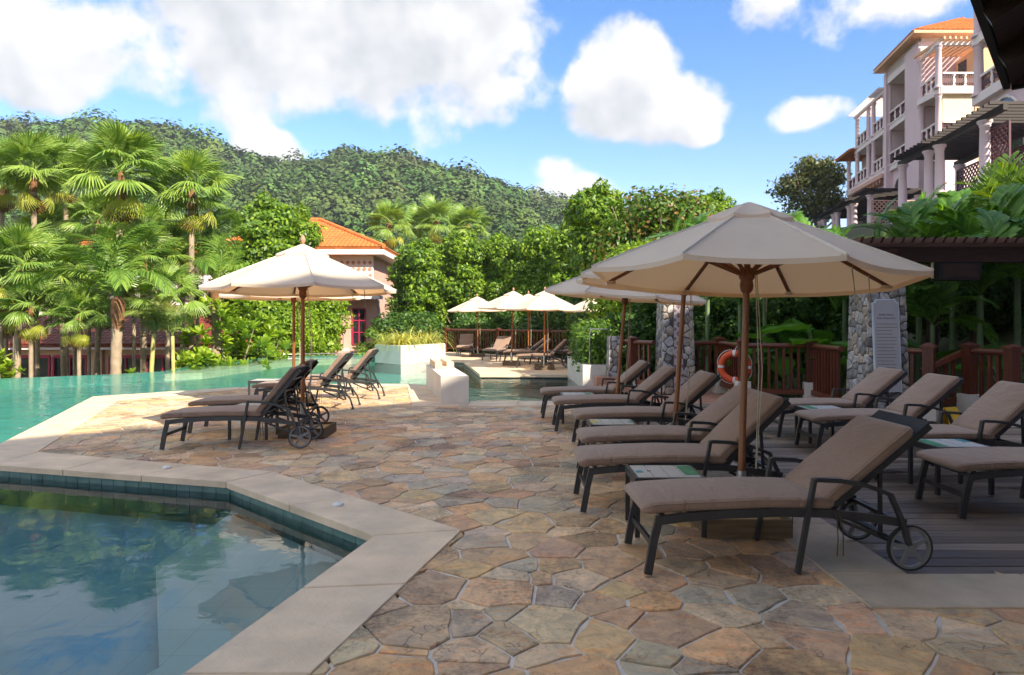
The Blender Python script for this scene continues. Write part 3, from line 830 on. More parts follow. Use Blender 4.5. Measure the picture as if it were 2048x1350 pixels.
strip = struct(MB().box2((1.905, 3.64, -.25), (2.36, 12.2, -.035)).build('stone_border', M['mortar']))
band([(1.90, 4.10), (1.90, 12.25)], [(2.375, 4.10), (2.375, 12.25)], -.05, .008, M['coping_grey'], strip, 1.0, .003, 'border_slab')
band([(1.90, 3.62), (6.5, 3.62)], [(1.90, 4.095), (6.5, 4.095)], -.05, .008, M['coping_grey'], strip, 1.15, .003, 'border_slab')
# terrace behind the pool corner and the far deck
struct(MB().poly([(1.9, 12.86), (1.92, 12.3), (2.4, 12.3), (5.6, 12.55), (5.0, 16.5), (1.70, 16.5), (1.72, 15.2)], -.3, -.012).build('terrace', M['pinktile']))
FD = [(-1.70, 25.3), (-.80, 19.22), (1.56, 19.14), (3.2, 19.1), (5.6, 20.5), (5.6, 25.0), (2.86, 27.2), (-3.1, 33.0), (-5.2, 33.2), (-5.0, 27.7), (-3.6, 28.4), (-2.5, 26.65), (-2.45, 25.9)]
struct(MB().poly(FD, -2.6, -.006).build('far_terrace', M['coping']))
band([(-.89, 19.10), (1.55, 19.03)], [(-.85, 19.5), (1.6, 19.45)], -.07, .008, M['coping'], cop, 1.0)
band([(-1.79, 25.2), (-.90, 19.10)], [(-1.35, 25.25), (-.45, 19.5)], -.07, .008, M['coping'], cop, 1.2)
# skimmer caps on the coping
def cap(p, lab):
    mb = MB(); mb.lathe([(.045, 0), (.045, .012), (.032, .02), (.012, .02), (.010, .026), (0.001, .026)], n=18)
    o = mb.build('skimmer_cap', M['white'], None, (p.x, p.y, .011)); tag(o, lab, 'skimmer cap', 'round white caps on the coping')
cap(G(334, 938), 'small round white cap on the coping left of the near pool corner')
cap(G(676, 1013), 'small round white cap on the coping near the paving, closest to the viewer')
# ------------------------------------------------------------------ sun loungers
def roundrect(w, t, r, n=3):
    pts = []
    for cx, cy, a0 in ((w / 2 - r, t / 2 - r, 0), (-w / 2 + r, t / 2 - r, 90), (-w / 2 + r, -t / 2 + r, 180), (w / 2 - r, -t / 2 + r, 270)):
        for k in range(n + 1):
            a = R(a0 + 90 * k / n); pts.append((cx + r * math.cos(a), cy + r * math.sin(a)))
    return pts
def cushion(path, w, t, seed=0, puff=.012, ends=(.06, .06)):
    """stuffed cushion swept along a path in the x-z plane; path = middle of its thickness"""
    rg = random.Random(seed); P = [Vector(p) for p in path]
    # resample
    L = [0]
    for a, b in zip(P[:-1], P[1:]): L.append(L[-1] + (b - a).length)
    tot = L[-1]; N = 30; rings = []
    def at(s):
        for i in range(len(P) - 1):
            if s <= L[i + 1] or i == len(P) - 2:
                q = (s - L[i]) / (L[i + 1] - L[i]); return P[i].lerp(P[i + 1], q)
    ss = [0, .006, .018, .035] + [.06 + (tot - .12) * k / (N - 1) for k in range(N)] + [tot - .035, tot - .018, tot - .006, tot]
    fa = [rg.uniform(0, 6.28) for _ in range(6)]
    for s in ss:
        p = at(s); d = (at(min(tot, s + .02)) - at(max(0, s - .02))).normalized(); nrm = Vector((-d.z, 0, d.x))
        e = min(s / ends[0], 1, (tot - s) / ends[1]); e = max(0, e); k = math.sqrt(max(0, 1 - (1 - e) ** 2)); k = .18 + .82 * k
        kw = 1 - (1 - k) * .10 / .6
        ring = []
        tt = t * k
        for (y, z) in roundrect(w * kw, tt, min(.026, tt * .49), 3):
            u = y / (w / 2)
            pz = z + (puff * (1 - u * u) * (1 if z > 0 else .2) * math.sin(math.pi * min(1, max(0, s / tot))) if abs(u) < 1 else 0)
            wr = (.0016 * math.sin(s * 31 + fa[0] + u * 2.1) * math.sin(s * 9 + fa[1]) + .002 * math.sin(u * 5 + s * 14 + fa[2])) * (1 - .7 * abs(u))
            ring.append(p + Vector((0, y + .0015 * math.sin(s * 9 + fa[3]), 0)) + nrm * (pz + (wr if z > 0 else 0)))
        rings.append(ring)
    mb = MB(); mb.loft(rings, True, True)
    pipe = []
    for sg in (1, -1):
        pb = MB(); pipe.append(pb); pb.tube([r[1 if sg > 0 else 6] for r in rings[2:-2]], .0045, 5)
    mb.pipe = pipe
    return mb
LW = .56   # distance between the side rails
def wheel_mesh():
    hub = MB(); n = 28; r = .138
    def ringy(mb, ro, ri, w):
        rings = []
        for k in range(n):
            a = 2 * math.pi * k / n; c, s = math.cos(a), math.sin(a)
            rings.append([(ro * c, -w / 2, ro * s), (ro * c, w / 2, ro * s), (ri * c, w / 2, ri * s), (ri * c, -w / 2, ri * s)])
        rings.append(rings[0]); mb.loft(rings, False, False)
    ty = MB(); ringy(ty, r, r - .010, .026)
    rm = MB(); ringy(rm, r - .0105, r - .026, .020)
    for k in range(5):
        a = R(90 + 72 * k + 8); d = Vector((math.cos(a), 0, math.sin(a))); t = Vector((-d.z, 0, d.x))
        p0, p1 = d * .02, d * (r - .02)
        rm.hexa([p0 - t * .017 + Vector((0, -.007, 0)), p0 + t * .017 + Vector((0, -.007, 0)), p1 + t * .010 + Vector((0, -.007, 0)), p1 - t * .010 + Vector((0, -.007, 0))],
                [p0 - t * .017 + Vector((0, .007, 0)), p0 + t * .017 + Vector((0, .007, 0)), p1 + t * .010 + Vector((0, .007, 0)), p1 - t * .010 + Vector((0, .007, 0))])
    hb = MB(); hb.loft([[(.026 * math.cos(2 * math.pi * k / 14), y, .026 * math.sin(2 * math.pi * k / 14)) for k in range(14)] for y in (-.018, .018)], True, True)
    return ty.mesh('tyre', M['tyre']), rm.mesh('rim', M['rim']), hb.mesh('hub', M['rim'])
WHEEL = wheel_mesh()
def make_lounger(name, rec=43.0, wheels=True, seed=1, ties=True, variant7=False):
    t = empty(name); F = M['frame']; hw = LW / 2
    fr = MB()
    rail = [(.065, .318), (.2, .335), (.45, .352), (.8, .360), (1.1, .350), (1.35, .322), (1.58, .285)]
    for s in (-1, 1):
        fr.bars([(x, s * hw, z) for x, z in rail], .028, .05, (0, 0, 1))
    for x, z in ((.12, .312), (.45, .345), (.82, .352), (1.15, .338), (1.56, .285)):
        fr.beam((x, -hw, z), (x, hw, z), .03, .022)
    fr.beam((.035, -hw, .17), (.035, hw, .17), .02, .035)
    fr.build('frame', F, t)
    sl = MB()
    for k in range(9):
        x = .18 + k * .105; z = .352 + .012 * math.sin(math.pi * k / 8)
        sl.beam((x, -hw + .01, z + .014), (x, hw - .01, z + .014), .06, .006)
    sl.build('seat_sling', F, t)
    leg = MB().bars([(.0, 0, 0), (.035, 0, .20), (.07, 0, .342)], .030, .046, (1, 0, 0)).mesh('leg', F)
    for s in (-1, 1): obj('leg', leg, t, (0, s * hw, 0))
    armm = MB(); armm.bars([(.90, 0, 0), (.95, 0, .28), (1.0, 0, .555), (1.02, 0, .56), (1.16, 0, .553), (1.32, 0, .522), (1.47, 0, .465), (1.535, 0, .32), (1.585, 0, .16)], .026, .034, (0, 1, 0))
    arm = armm.mesh('armrest', F)
    for s in (-1, 1): obj('armrest', arm, t, (0, s * (hw + .028), 0))
    # backrest
    px, pz = 1.13, .365; a = R(rec); dx, dz = math.cos(a), math.sin(a); BL = .80 if variant7 else .72
    bk = MB()
    for s in (-1, 1): bk.beam((px, s * (hw - .03), pz), (px + dx * BL, s * (hw - .03), pz + dz * BL), .026, .036)
    for q in (.08, .30, .52, .79): bk.beam((px + dx * BL * q, -hw + .03, pz + dz * BL * q), (px + dx * BL * q, hw - .03, pz + dz * BL * q), .026, .02)
    sx, sz = px + dx * .42, pz + dz * .42
    for s in (-1, 1): bk.beam((sx, s * (hw - .06), sz), (1.46, s * (hw - .06), .20), .02, .02)
    for s in (-1, 1): bk.beam((1.18, s * (hw - .06), .30), (1.54, s * (hw - .06), .15), .02, .02)
    bk.beam((1.46, -hw + .04, .20), (1.46, hw - .04, .20), .02, .02)
    bk.build('backrest_frame', F, t)
    sg = MB(); sg.beam((px + dx * .03, 0, pz + dz * .03), (px + dx * (BL + .012), 0, pz + dz * (BL + .012)), LW - .02, .012); MBs = sg.build('back_sling', M['sling'], t); MBs.location = (-dz * .024, 0, dx * .024)
    if wheels:
        for s in (-1, 1):
            w = empty('wheel'); w.parent = t; w.location = (1.60, s * (hw + .012), .138)
            obj('tyre', WHEEL[0], w); obj('rim', WHEEL[1], w); obj('hub', WHEEL[2], w)
        MB().beam((1.60, -hw, .138), (1.60, hw, .138), .022, .022).build('axle', F, t)
    else:
        cs = MB()
        for s in (-1, 1): cs.bars([(1.56, s * hw, .30), (1.66, s * hw, .16), (1.70, s * hw, .02)], .024, .03, (0, 1, 0)); cs.box((1.70, s * hw, .012), (.045, .045, .024))
        cs.build('rear_leg', F, t)
    c = cushion([(-.03, 0, .375), (.05, 0, .392), (.3, 0, .404), (.7, 0, .414), (1.0, 0, .410), (1.15, 0, .402)], .585, .066, seed)
    q = c.build('seat_cushion', M['cushion'], t); [b_.build('piping', M['cushion'], q) for b_ in c.pipe]
    o = Vector((-dz, 0, dx)) * .055
    b0 = Vector((px - .01, 0, pz)) + o
    c = cushion([b0 + Vector((dx, 0, dz)) * q for q in (0, .1, .35, .6, .71)], .58, .068, seed + 7, .016, (.05, .05))
    q = c.build('back_cushion', M['cushion'], t); [b_.build('piping', M['cushion'], q) for b_ in c.pipe]
    if ties:
        for s, dxx in ((-1, 0), (-1, .025), (1, .01)):
            tm = MB(); tm.tube([(1.13 + dxx, s * (hw + .012), .37), (1.14 + dxx, s * (hw + .032), .33), (1.145 + dxx * 1.3, s * (hw + .034), .2), (1.14 + dxx * 1.5, s * (hw + .032), .10)], .0035, 5)
            tm.build('tie_cord', M['tie'], t)
    return t
LG = {}
def lounger(x, y, yaw, label, variant=0, group='sun loungers'):
    """(x, y): middle of the foot end on the ground"""
    if variant not in LG:
        LG[variant] = make_lounger('sun_lounger', (40, 44, 38, 50, 42, 39.5, 51, 39)[variant], variant != 3, 3 + variant * 5, variant != 1, variant == 7)
        o = LG[variant]
    else: o = copy_tree(LG[variant])
    o.location = (x, y, 0.012); o.rotation_euler = (0, 0, R(yaw)); tag(o, label, 'sun lounger', group)
    return o
g = 'sun loungers on the stone paving by the timber deck'
lounger(.80, 4.36, 2.5, 'brown cushioned sun lounger nearest the viewer, its dark sling showing above the cushion', 7, g)
lounger(.56, 5.68, .5, 'brown sun lounger behind the nearest slatted side table, second from the viewer', 1, g)
lounger(.68, 6.70, 0, 'brown sun lounger third from the viewer in the paving row', 2, g)
lounger(.77, 8.22, 1.2, 'brown sun lounger fourth from the viewer, behind the middle side table', 4, g)
lounger(.60, 9.60, 0, 'brown sun lounger fifth from the viewer in the paving row', 5, g)
lounger(.48, 10.84, -1, 'brown sun lounger sixth from the viewer, closest to the pool corner', 0, g)
g = 'sun loungers on the timber deck'
lounger(3.44, 5.50, 0, 'brown sun lounger cut by the right photo edge on the wet deck', 1, g)
lounger(3.46, 6.78, 0, 'brown sun lounger on the deck behind the side table with green leaflets', 4, g)
lounger(3.46, 8.03, 0, 'brown sun lounger on the deck with clear foot end, third from the viewer', 0, g)
lounger(3.46, 9.15, 0, 'brown sun lounger on the deck farthest back, beside the stone pillar', 5, g)
g = 'sun loungers on the pool point'
lounger(-4.12, 8.28, 3, 'brown sun lounger with wheels on the pool point, nearest of the left group', 6, g)
lounger(-4.35, 9.45, 3, 'brown sun lounger on the pool point just behind the nearest one of the left group', 6, g)
lounger(-4.42, 11.90, 1, 'sunlit tan sun lounger without wheels beside the pool edge', 3, g)
lounger(-4.25, 13.35, 1, 'sunlit tan sun lounger farthest back on the pool point', 3, g)
g = 'sun loungers on the far terrace'
lounger(-2.05, 28.6, 88, 'far sun lounger seen from its foot end beside the pale planter', 1, g)
lounger(-.85, 25.6, 70, 'far sun lounger turned towards the viewer beside the railing', 0, g)
lounger(-.45, 24.9, 0, 'far sun lounger side-on, third of the terrace row from the front', 2, g)
lounger(-.28, 23.8, 0, 'far sun lounger side-on, second of the terrace row from the front', 0, g)
lounger(.15, 21.9, 0, 'far sun lounger side-on at the pool edge, front of the terrace row', 1, g)
lounger(1.0, 24.2, 12, 'far pale sun lounger tilted behind the terrace row', 2, g)
lounger(1.9, 24.8, 8, 'far sunlit sun lounger half hidden by the leafy hedge', 1, g)
lounger(1.95, 23.3, 4, 'far sun lounger whose foot end shows left of the leafy hedge', 0, g)
# ------------------------------------------------------------------ side tables
TB = {}
def side_table(x, y, label, prints=()):
    t = empty('side_table', (x, y, .011)); w, d, h = .50, .44, .415
    if 'top' not in TB:
        f = MB()
        for s in (-1, 1):
            f.beam((-w / 2, s * (d / 2 - .0125), h - .025), (w / 2, s * (d / 2 - .0125), h - .025), .025, .05)
            f.beam((s * (w / 2 - .0125), -d / 2 + .026, h - .025), (s * (w / 2 - .0125), d / 2 - .026, h - .025), .025, .05)
        TB['top'] = f.mesh('frame', M['frame']); TB['leg'] = MB().box((0, 0, (h - .052) / 2), (.032, .032, h - .052)).mesh('leg', M['frame'])
        TB['slat'] = MB().box((0, 0, 0), ((w - .054) / 4 - .006, d - .056, .016)).mesh('slat', M['slab'])
    obj('frame', TB['top'], t)
    for sx in (-1, 1):
        for sy in (-1, 1): obj('leg', TB['leg'], t, (sx * (w / 2 - .017), sy * (d / 2 - .017), 0))
    for k in range(4): obj('slat', TB['slat'], t, (-w / 2 + .027 + (w - .054) / 4 * (k + .5), 0, h - .006))
    for (cx, cy, sx, sy, m) in prints:
        MB().box((cx, cy, h + .0035), (sx, sy, .002)).build('leaflet', M[m], t)
    tag(t, label, 'side table', 'slatted side tables')
    return t
side_table(1.11, 4.98, 'slatted side table nearest the viewer with teal sticker and green leaflet', [(.175, .02, .10, .30, 'green'), (-.185, -.02, .05, .06, 'teal'), (-.11, .0, .03, .02, 'ink')])
side_table(1.08, 7.40, 'slatted side table with yellow sticker between the third and fourth paving loungers', [(-.19, .0, .08, .2, 'yellow'), (.20, -.02, .05, .07, 'teal')])
side_table(.98, 10.20, 'slatted side table farthest back in the paving row, near the pool corner', [(.16, .02, .09, .2, 'green')])
side_table(3.93, 6.13, 'slatted side table on the deck with large green printed leaflet', [(-.17, -.01, .10, .34, 'green'), (.18, .1, .06, .14, 'teal')])
side_table(3.90, 8.60, 'slatted side table farthest back on the deck, below the stone pillar', [(-.14, .02, .10, .28, 'green')])
side_table(-3.35, 8.86, 'slatted side table between the two dark loungers on the pool point', [])
side_table(-4.55, 12.62, 'pale sunlit side table beside the pool edge', [])

# ------------------------------------------------------------------ umbrellas
def canopy_pt(ang_i, frac, r, zt, R0):
    pass
def make_canopy(Rv, rise, r_in, sag=.10, nseg=8, n=8):
    """eight-sided canopy, vertices on the ribs at radius Rv, edge drawn in between the ribs"""
    mb = MB()
    for k in range(nseg):
        a0, a1 = 2 * math.pi * k / nseg, 2 * math.pi * (k + 1) / nseg
        grid = []
        for i in range(n + 1):
            f = i / n; r = r_in + (Rv - r_in) * f; row = []
            for j in range(n + 1):
                g_ = j / n; p0 = Vector((math.cos(a0), math.sin(a0), 0)) * r; p1 = Vector((math.cos(a1), math.sin(a1), 0)) * r
                p = p0.lerp(p1, g_)
                bow = 4 * g_ * (1 - g_)
                p *= 1 - .045 * bow * f ** 2
                z = -rise * (r / Rv) ** 1.06 - .045 * bow * f * (1 - .55 * f) + .0
                row.append(Vector((p.x, p.y, z)))
            grid.append(row)
        vs = [p for row in grid for p in row]; m = n + 1
        mb.add(vs, [(i * m + j, (i + 1) * m + j, (i + 1) * m + j + 1, i * m + j + 1) for i in range(n) for j in range(n)], True)
        # hem
        hem = [(grid[n][j], grid[n][j] + Vector((0, 0, -.035))) for j in range(m)]
        mb.add([p for q in hem for p in q], [(2 * j, 2 * j + 1, 2 * j + 3, 2 * j + 2) for j in range(m - 1)], True)
    return mb
def make_umbrella(finial=True, seed=0):
    t = empty('patio_umbrella'); H, Rv, rise = 2.47, 1.25, .545
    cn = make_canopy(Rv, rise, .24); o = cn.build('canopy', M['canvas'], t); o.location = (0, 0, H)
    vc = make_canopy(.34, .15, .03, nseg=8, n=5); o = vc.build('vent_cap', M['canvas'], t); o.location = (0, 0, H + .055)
    MB().lathe([(.028, .10), (.026, 1.2), (.024, H + .02)], n=14).build('pole', M['polewood'], t)
    MB().lathe([(.037, .10), (.037, .40), (.034, .42), (.034, .425)], n=14).build('ferrule', M['steel'], t)
    hub = MB(); hub.lathe([(.030, 1.80), (.045, 1.82), (.052, 1.86), (.045, 1.90), (.060, 1.92), (.060, 1.985), (.035, 2.0)], n=14)
    MB().lathe([(.05, H - .10), (.06, H - .07), (.06, H - .03), (.03, H - .01)], n=14).build('top_hub', M['ribwood'], t)
    hub.build('hub', M['ribwood'], t)
    if finial: MB().lathe([(.014, 0), (.020, .03), (.034, .06), (.036, .085), (.022, .12), (.006, .14)], n=14).build('finial', M['pinktile'], t, (0, 0, H + .03))
    rib = MB(); k0, k1 = .06, 1.225
    zf = lambda r: -rise * (r / Rv) ** 1.06
    rib.bars([(r, 0, zf(r) - .018) for r in (.05, .4, .8, 1.215)], .020, .026, (0, 1, 0)); rm = rib.mesh('rib', M['ribwood'])
    stt = MB(); stt.beam((.055, 0, 1.95 - H), (.60, 0, zf(.60) - .03), .020, .026); sm = stt.mesh('strut', M['ribwood'])
    sme = MB(); sme.bars([(r, 0, zf(r) + .004) for r in (.25, .5, .75, 1.0, 1.25)], .022, .006, (0, 1, 0)); sem = sme.mesh('seam', M['seam'])
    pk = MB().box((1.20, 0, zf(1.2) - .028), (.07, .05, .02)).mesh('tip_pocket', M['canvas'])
    for k in range(8):
        a = 2 * math.pi * k / 8
        r_ = obj('rib', rm, t, (0, 0, H), a); obj('tip_pocket', pk, r_); obj('seam', sem, t, (0, 0, H), a)
        obj('strut', sm, t, (0, 0, H), a)
    c = MB()
    c.tube([(.05, -.04, 1.95), (.09, -.06, 1.2), (.085, -.06, .45)], .004, 5); c.tube([(.06, -.045, 1.95), (.115, -.065, 1.2), (.09, -.06, .45)], .004, 5)
    c.tube([(.55, -.5, 1.98), (.56, -.52, 1.82), (.57, -.52, 1.74)], .005, 5); c.tube([(.72, -.45, 1.93), (.73, -.45, 1.78), (.735, -.45, 1.68)], .005, 5)
    c.build('cord', M['cord'], t)
    return t
def crate():
    t = []
    b = MB(); w, h = .60, .13
    for s in (-1, 1):
        b.box((0, s * (w / 2 - .0125), h / 2), (w, .025, h)); b.box((s * (w / 2 - .0125), 0, h / 2), (.025, w - .052, h))
    return b.mesh('box_side', M['cratewood']), MB().box((0, 0, .055), (w - .056, w - .056, .09)).mesh('ballast', M['gravel']), MB().lathe([(.06, .0), (.06, .02), (.045, .03)], (0, 0, .1), 12).mesh('socket', M['steel'])
CR = crate(); UM = {}
def umbrella(x, y, label, lean=(0, 0), spin=0.0, scale=1.0, finial=True, box=(0, 0), zoff=0.0, dz=0.0):
    """lean: degrees towards +x, +y"""
    key = finial
    if key not in UM: UM[key] = make_umbrella(finial); o = UM[key]
    else: o = copy_tree(UM[key])
    o.location = (x, y, dz); o.scale = (scale, scale, scale)
    o.rotation_euler = Euler((R(-lean[1]), R(lean[0]), R(spin)), 'ZYX')
    o.rotation_euler = (Matrix.Rotation(R(lean[0]), 3, 'Y') @ Matrix.Rotation(R(-lean[1]), 3, 'X') @ Matrix.Rotation(R(spin), 3, 'Z')).to_euler()
    tag(o, label, 'umbrella', 'cream canvas umbrellas')
    bx = empty('umbrella_base', (x + box[0], y + box[1], .004))
    obj('box_side', CR[0], bx); obj('ballast', CR[1], bx); obj('socket', CR[2], bx)
    tag(bx, 'timber base box of the ' + label.replace('cream canvas umbrella', 'umbrella'), 'umbrella base', 'timber umbrella base boxes')
    return o
umbrella(1.69, 5.06, 'cream canvas umbrella nearest the viewer', (2.6, 3.0), 8, .965, False, (-.03, 0))
umbrella(1.745, 7.42, 'cream canvas umbrella half hidden behind the nearest one', (4.0, 0.5), 20, 1.0, False, (-.02, 0))
umbrella(1.53, 10.16, 'cream canvas umbrella by the pool corner with its pole leaning', (4.6, -1.0), 10, .98, True)
umbrella(-2.78, 9.07, 'cream canvas umbrella over the left loungers', (-.3, 1.0), 23, 1.01, True, (.07, 0))
umbrella(-4.03, 12.60, 'cream canvas umbrella behind the left one, its top hidden', (0, 0), 30, 1.02, False)
umbrella(-1.43, 28.7, 'cream canvas umbrella on the far terrace, leftmost', (-1, 0), 12, 1.0, True)
umbrella(-.02, 23.2, 'cream canvas umbrella on the far terrace, second from the left', (1.5, 0), 20, 1.0, True)
umbrella(.65, 27.0, 'cream canvas umbrella on the far terrace, hidden behind two others', (0, 0), 5, 1.02, True)
umbrella(1.0, 21.2, 'cream canvas umbrella on the far terrace, closest to the pool', (.5, 0), 16, .97, True)
umbrella(3.06, 25.0, 'cream canvas umbrella on the far terrace, rightmost behind the hedge', (0, 0), 25, .97, True)
# ------------------------------------------------------------------ unseen building added behind the viewer to shade the terrace
def add_shade_caster():
    t = empty('shade_caster', (0, 0, 0)); d = Vector((.753, .658, 0)); n = Vector((.658, -.753, 0)); p0 = Vector((8.4, -6.6, 0))
    a, b = p0 + d * -10, p0 + d * 24
    q = [a, a + n * 14, b + n * 14, b]
    P = lambda o, z: [(v + (n * o[0] if i in (0, 3) else n * -o[0]) + (d * o[1] if i < 2 else d * -o[1])).to_tuple()[:2] + (z,) for i, v in enumerate(q)]
    MB().hexa(P((.5, .5), -2.6), P((.5, .5), 14.55)).build('wall', M['lilac'], t)
    for k in range(5):
        z = .6 + 3.2 * k
        MB().hexa(P((.2, .2), z), P((.2, .2), z + .3)).build('floor_ledge', M['trim'], t)
    MB().hexa(P((0, 0), 14.55), P((0, 0), 14.9)).build('roof_slab', M['orange'], t)
    for k in range(8):
        for f in range(4):
            c = a + d * (4 + k * 3.6) + n * .49 + Vector((0, 0, 2.3 + 3.2 * f))
            m = MB(); m.box(c, (1.5, .06, 2.0), math.atan2(d.y, d.x)); m.build('window', M['glass'], t)
    tag(t, 'tall lilac building added outside the view to shade the terrace', 'building')
add_shade_caster()

# ------------------------------------------------------------------ pavilion roof at the upper right
def pavilion():
    e1 = Vector((.645, .764, 0)); e2 = Vector((.764, -.645, 0)); c = Vector((3.0, 4.1, 0)); H = 3.0
    t = empty('pavilion', (c.x, c.y, 0)); L1, L2 = 8.0, 9.0
    cor = [Vector((0, 0, 0)), -e1 * L1, -e1 * L1 + e2 * L2, e2 * L2]
    ctr = (cor[0] + cor[2]) / 2
    r0 = ctr + Vector((0, 0, 2.4))
    up = [v + Vector((0, 0, H + .10)) for v in cor]; lo = [v + Vector((0, 0, H - .06)) for v in cor]
    ap = Vector((ctr.x, ctr.y, H + 2.6)); al = Vector((ctr.x, ctr.y, H + 2.40))
    m = MB(); m.add(up + [ap] + lo + [al], [(i, (i + 1) % 4, 4) for i in range(4)] + [((i + 1) % 4 + 5, i + 5, 9) for i in range(4)] + [(i, i + 5, (i + 1) % 4 + 5, (i + 1) % 4) for i in range(4)])
    m.build('roof', M['darkwood'], t)
    f = MB()
    for i in range(4):
        a, b = cor[i], cor[(i + 1) % 4]; o = ((a + b) / 2 - ctr); o.z = 0; o.normalize(); o = o * .022
        f.beam(a + o + Vector((0, 0, H + .02)), b + o + Vector((0, 0, H + .02)), .035, .20)
    f.build('fascia', M['black'], t)
    for i in range(4):
        a = cor[i]; p = a + (ctr - a).normalized() * 1.35; p.z = 0
        MB().box((p.x, p.y, H / 2 + .15), (.24, .24, H + .3), math.atan2(e1.y, e1.x)).build('post', M['darkwood'], t)
    for k in range(1, 12):
        a = -e1 * L1 * k / 12; g_ = 1 - abs(k / 12 - .5) * 2
        MB().beam(a + Vector((0, 0, H - .10)), a + e2 * L2 * .5 * g_ + Vector((0, 0, H - .10 + 2.4 * g_ * .95)), .07, .10).build('rafter', M['darkwood'], t)
    tag(t, 'dark timber pavilion roof corner at the upper right edge', 'pavilion')
pavilion()

# ------------------------------------------------------------------ railings
BAL = {}
def railing(pts, label, post_idx, plinths=True, zt=1.05, start_post=True, name='timber_railing', zb=.20, base=0.0, spacing=.125):
    t = empty(name, (pts[0][0], pts[0][1], base)); o = Vector((pts[0][0], pts[0][1], 0))
    if 'bal' not in BAL:
        BAL['bal'] = MB().box((0, 0, .5), (.046, .046, 1.0)).mesh('baluster', M['redwood'])
        p = MB(); p.box((0, 0, .5), (.15, .15, 1.0)); BAL['post'] = p.mesh('post', M['redwood'])
        c = MB(); c.box((0, 0, .02), (.20, .20, .04)); c.hexa([(-.085, -.085, .04), (.085, -.085, .04), (.085, .085, .04), (-.085, .085, .04)], [(-.02, -.02, .075), (.02, -.02, .075), (.02, .02, .075), (-.02, .02, .075)]); BAL['cap'] = c.mesh('post_cap', M['redwood'])
        pl = MB(); pl.box((0, 0, .19), (.24, .24, .38)); BAL['plinth'] = pl.mesh('plinth', M['concrete'])
    for i, p in enumerate(pts):
        if i in post_idx:
            v = Vector((*p, 0)) - o
            if i > 0: dv = Vector((*p, 0)) - Vector((*pts[i - 1], 0))
            else: dv = Vector((*pts[1], 0)) - Vector((*p, 0))
            an = math.atan2(dv.y, dv.x)
            q = obj('post', BAL['post'], t, v + Vector((0, 0, .38 if plinths else -.05)), an); q.scale = (1, 1, .73 if plinths else 1.16)
            obj('post_cap', BAL['cap'], t, v + Vector((0, 0, 1.108)), an)
            if plinths: obj('plinth', BAL['plinth'], t, v, an)
    for i in range(len(pts) - 1):
        a, b = Vector((*pts[i], 0)) - o, Vector((*pts[i + 1], 0)) - o; L = (b - a).length; d = (b - a) / L; an = math.atan2(d.y, d.x)
        A, B = a + d * .078, b - d * .078; Lr = (B - A).length
        m = MB(); rr = []
        for x in (0, Lr): rr.append([(x, .058 * math.cos(q_), zt + .048 * math.sin(q_)) for q_ in [2 * math.pi * k / 12 for k in range(12)]])
        m.loft(rr, True, True); m.build('top_rail', M['redwoodx'], t, A).rotation_euler = (0, 0, an)
        m = MB(); m.box((Lr / 2, 0, zb), (Lr, .07, .09)); m.build('bottom_rail', M['redwoodx'], t, A).rotation_euler = (0, 0, an)
        n = int(Lr / spacing)
        for k in range(1, n):
            q = obj('baluster', BAL['bal'], t, A + d * (Lr * k / n) + Vector((0, 0, zb + .046)), an); q.scale = (1, 1, zt - zb - .09)
    tag(t, label, 'railing', 'red brown timber railings')
    return t
railing([(2.50, 15.35), (2.62, 14.85), (3.02, 14.25)], 'red timber railing between the low stone wall and the tiled pillar', [1])
railing([(3.68, 14.25), (4.36, 14.35), (4.34, 12.85), (5.52, 12.62), (5.42, 11.15)], 'red timber railing behind the lifebuoy, between the two stone pillars', [1, 2, 3])
railing([(6.05, 10.75), (6.38, 10.45)], 'short red timber railing right of the pillar with the sign', [1], True)
railing([(7.12, 10.62), (7.22, 9.85), (10.5, 9.75)], 'red timber railing at the right photo edge beyond the deck steps', [0, 1])
railing([(-3.15, 32.7), (-.6, 30.1), (1.5, 28.1), (2.9, 26.8), (5.4, 24.6)], 'far red timber railing behind the terrace umbrellas', [0, 1, 2, 3, 4], False, 1.07, spacing=.17)
# slanting stair rail
sr = empty('stair_railing', (6.45, 10.75, 0))
MB().beam((.0, 0, .72), (.62, -.02, 1.02), .09, .08).build('handrail', M['redwoodx'], sr)
MB().beam((.02, .02, .12), (.60, 0, .30), .07, .08).build('bottom_rail', M['redwoodx'], sr)
for k in range(1, 5): MB().box((.02 + .12 * k, .01, .52 + .028 * k), (.045, .045, .68)).build('baluster', M['redwood'], sr)
tag(sr, 'slanting red timber stair rail between two plinth posts at the right', 'railing', 'red brown timber railings')

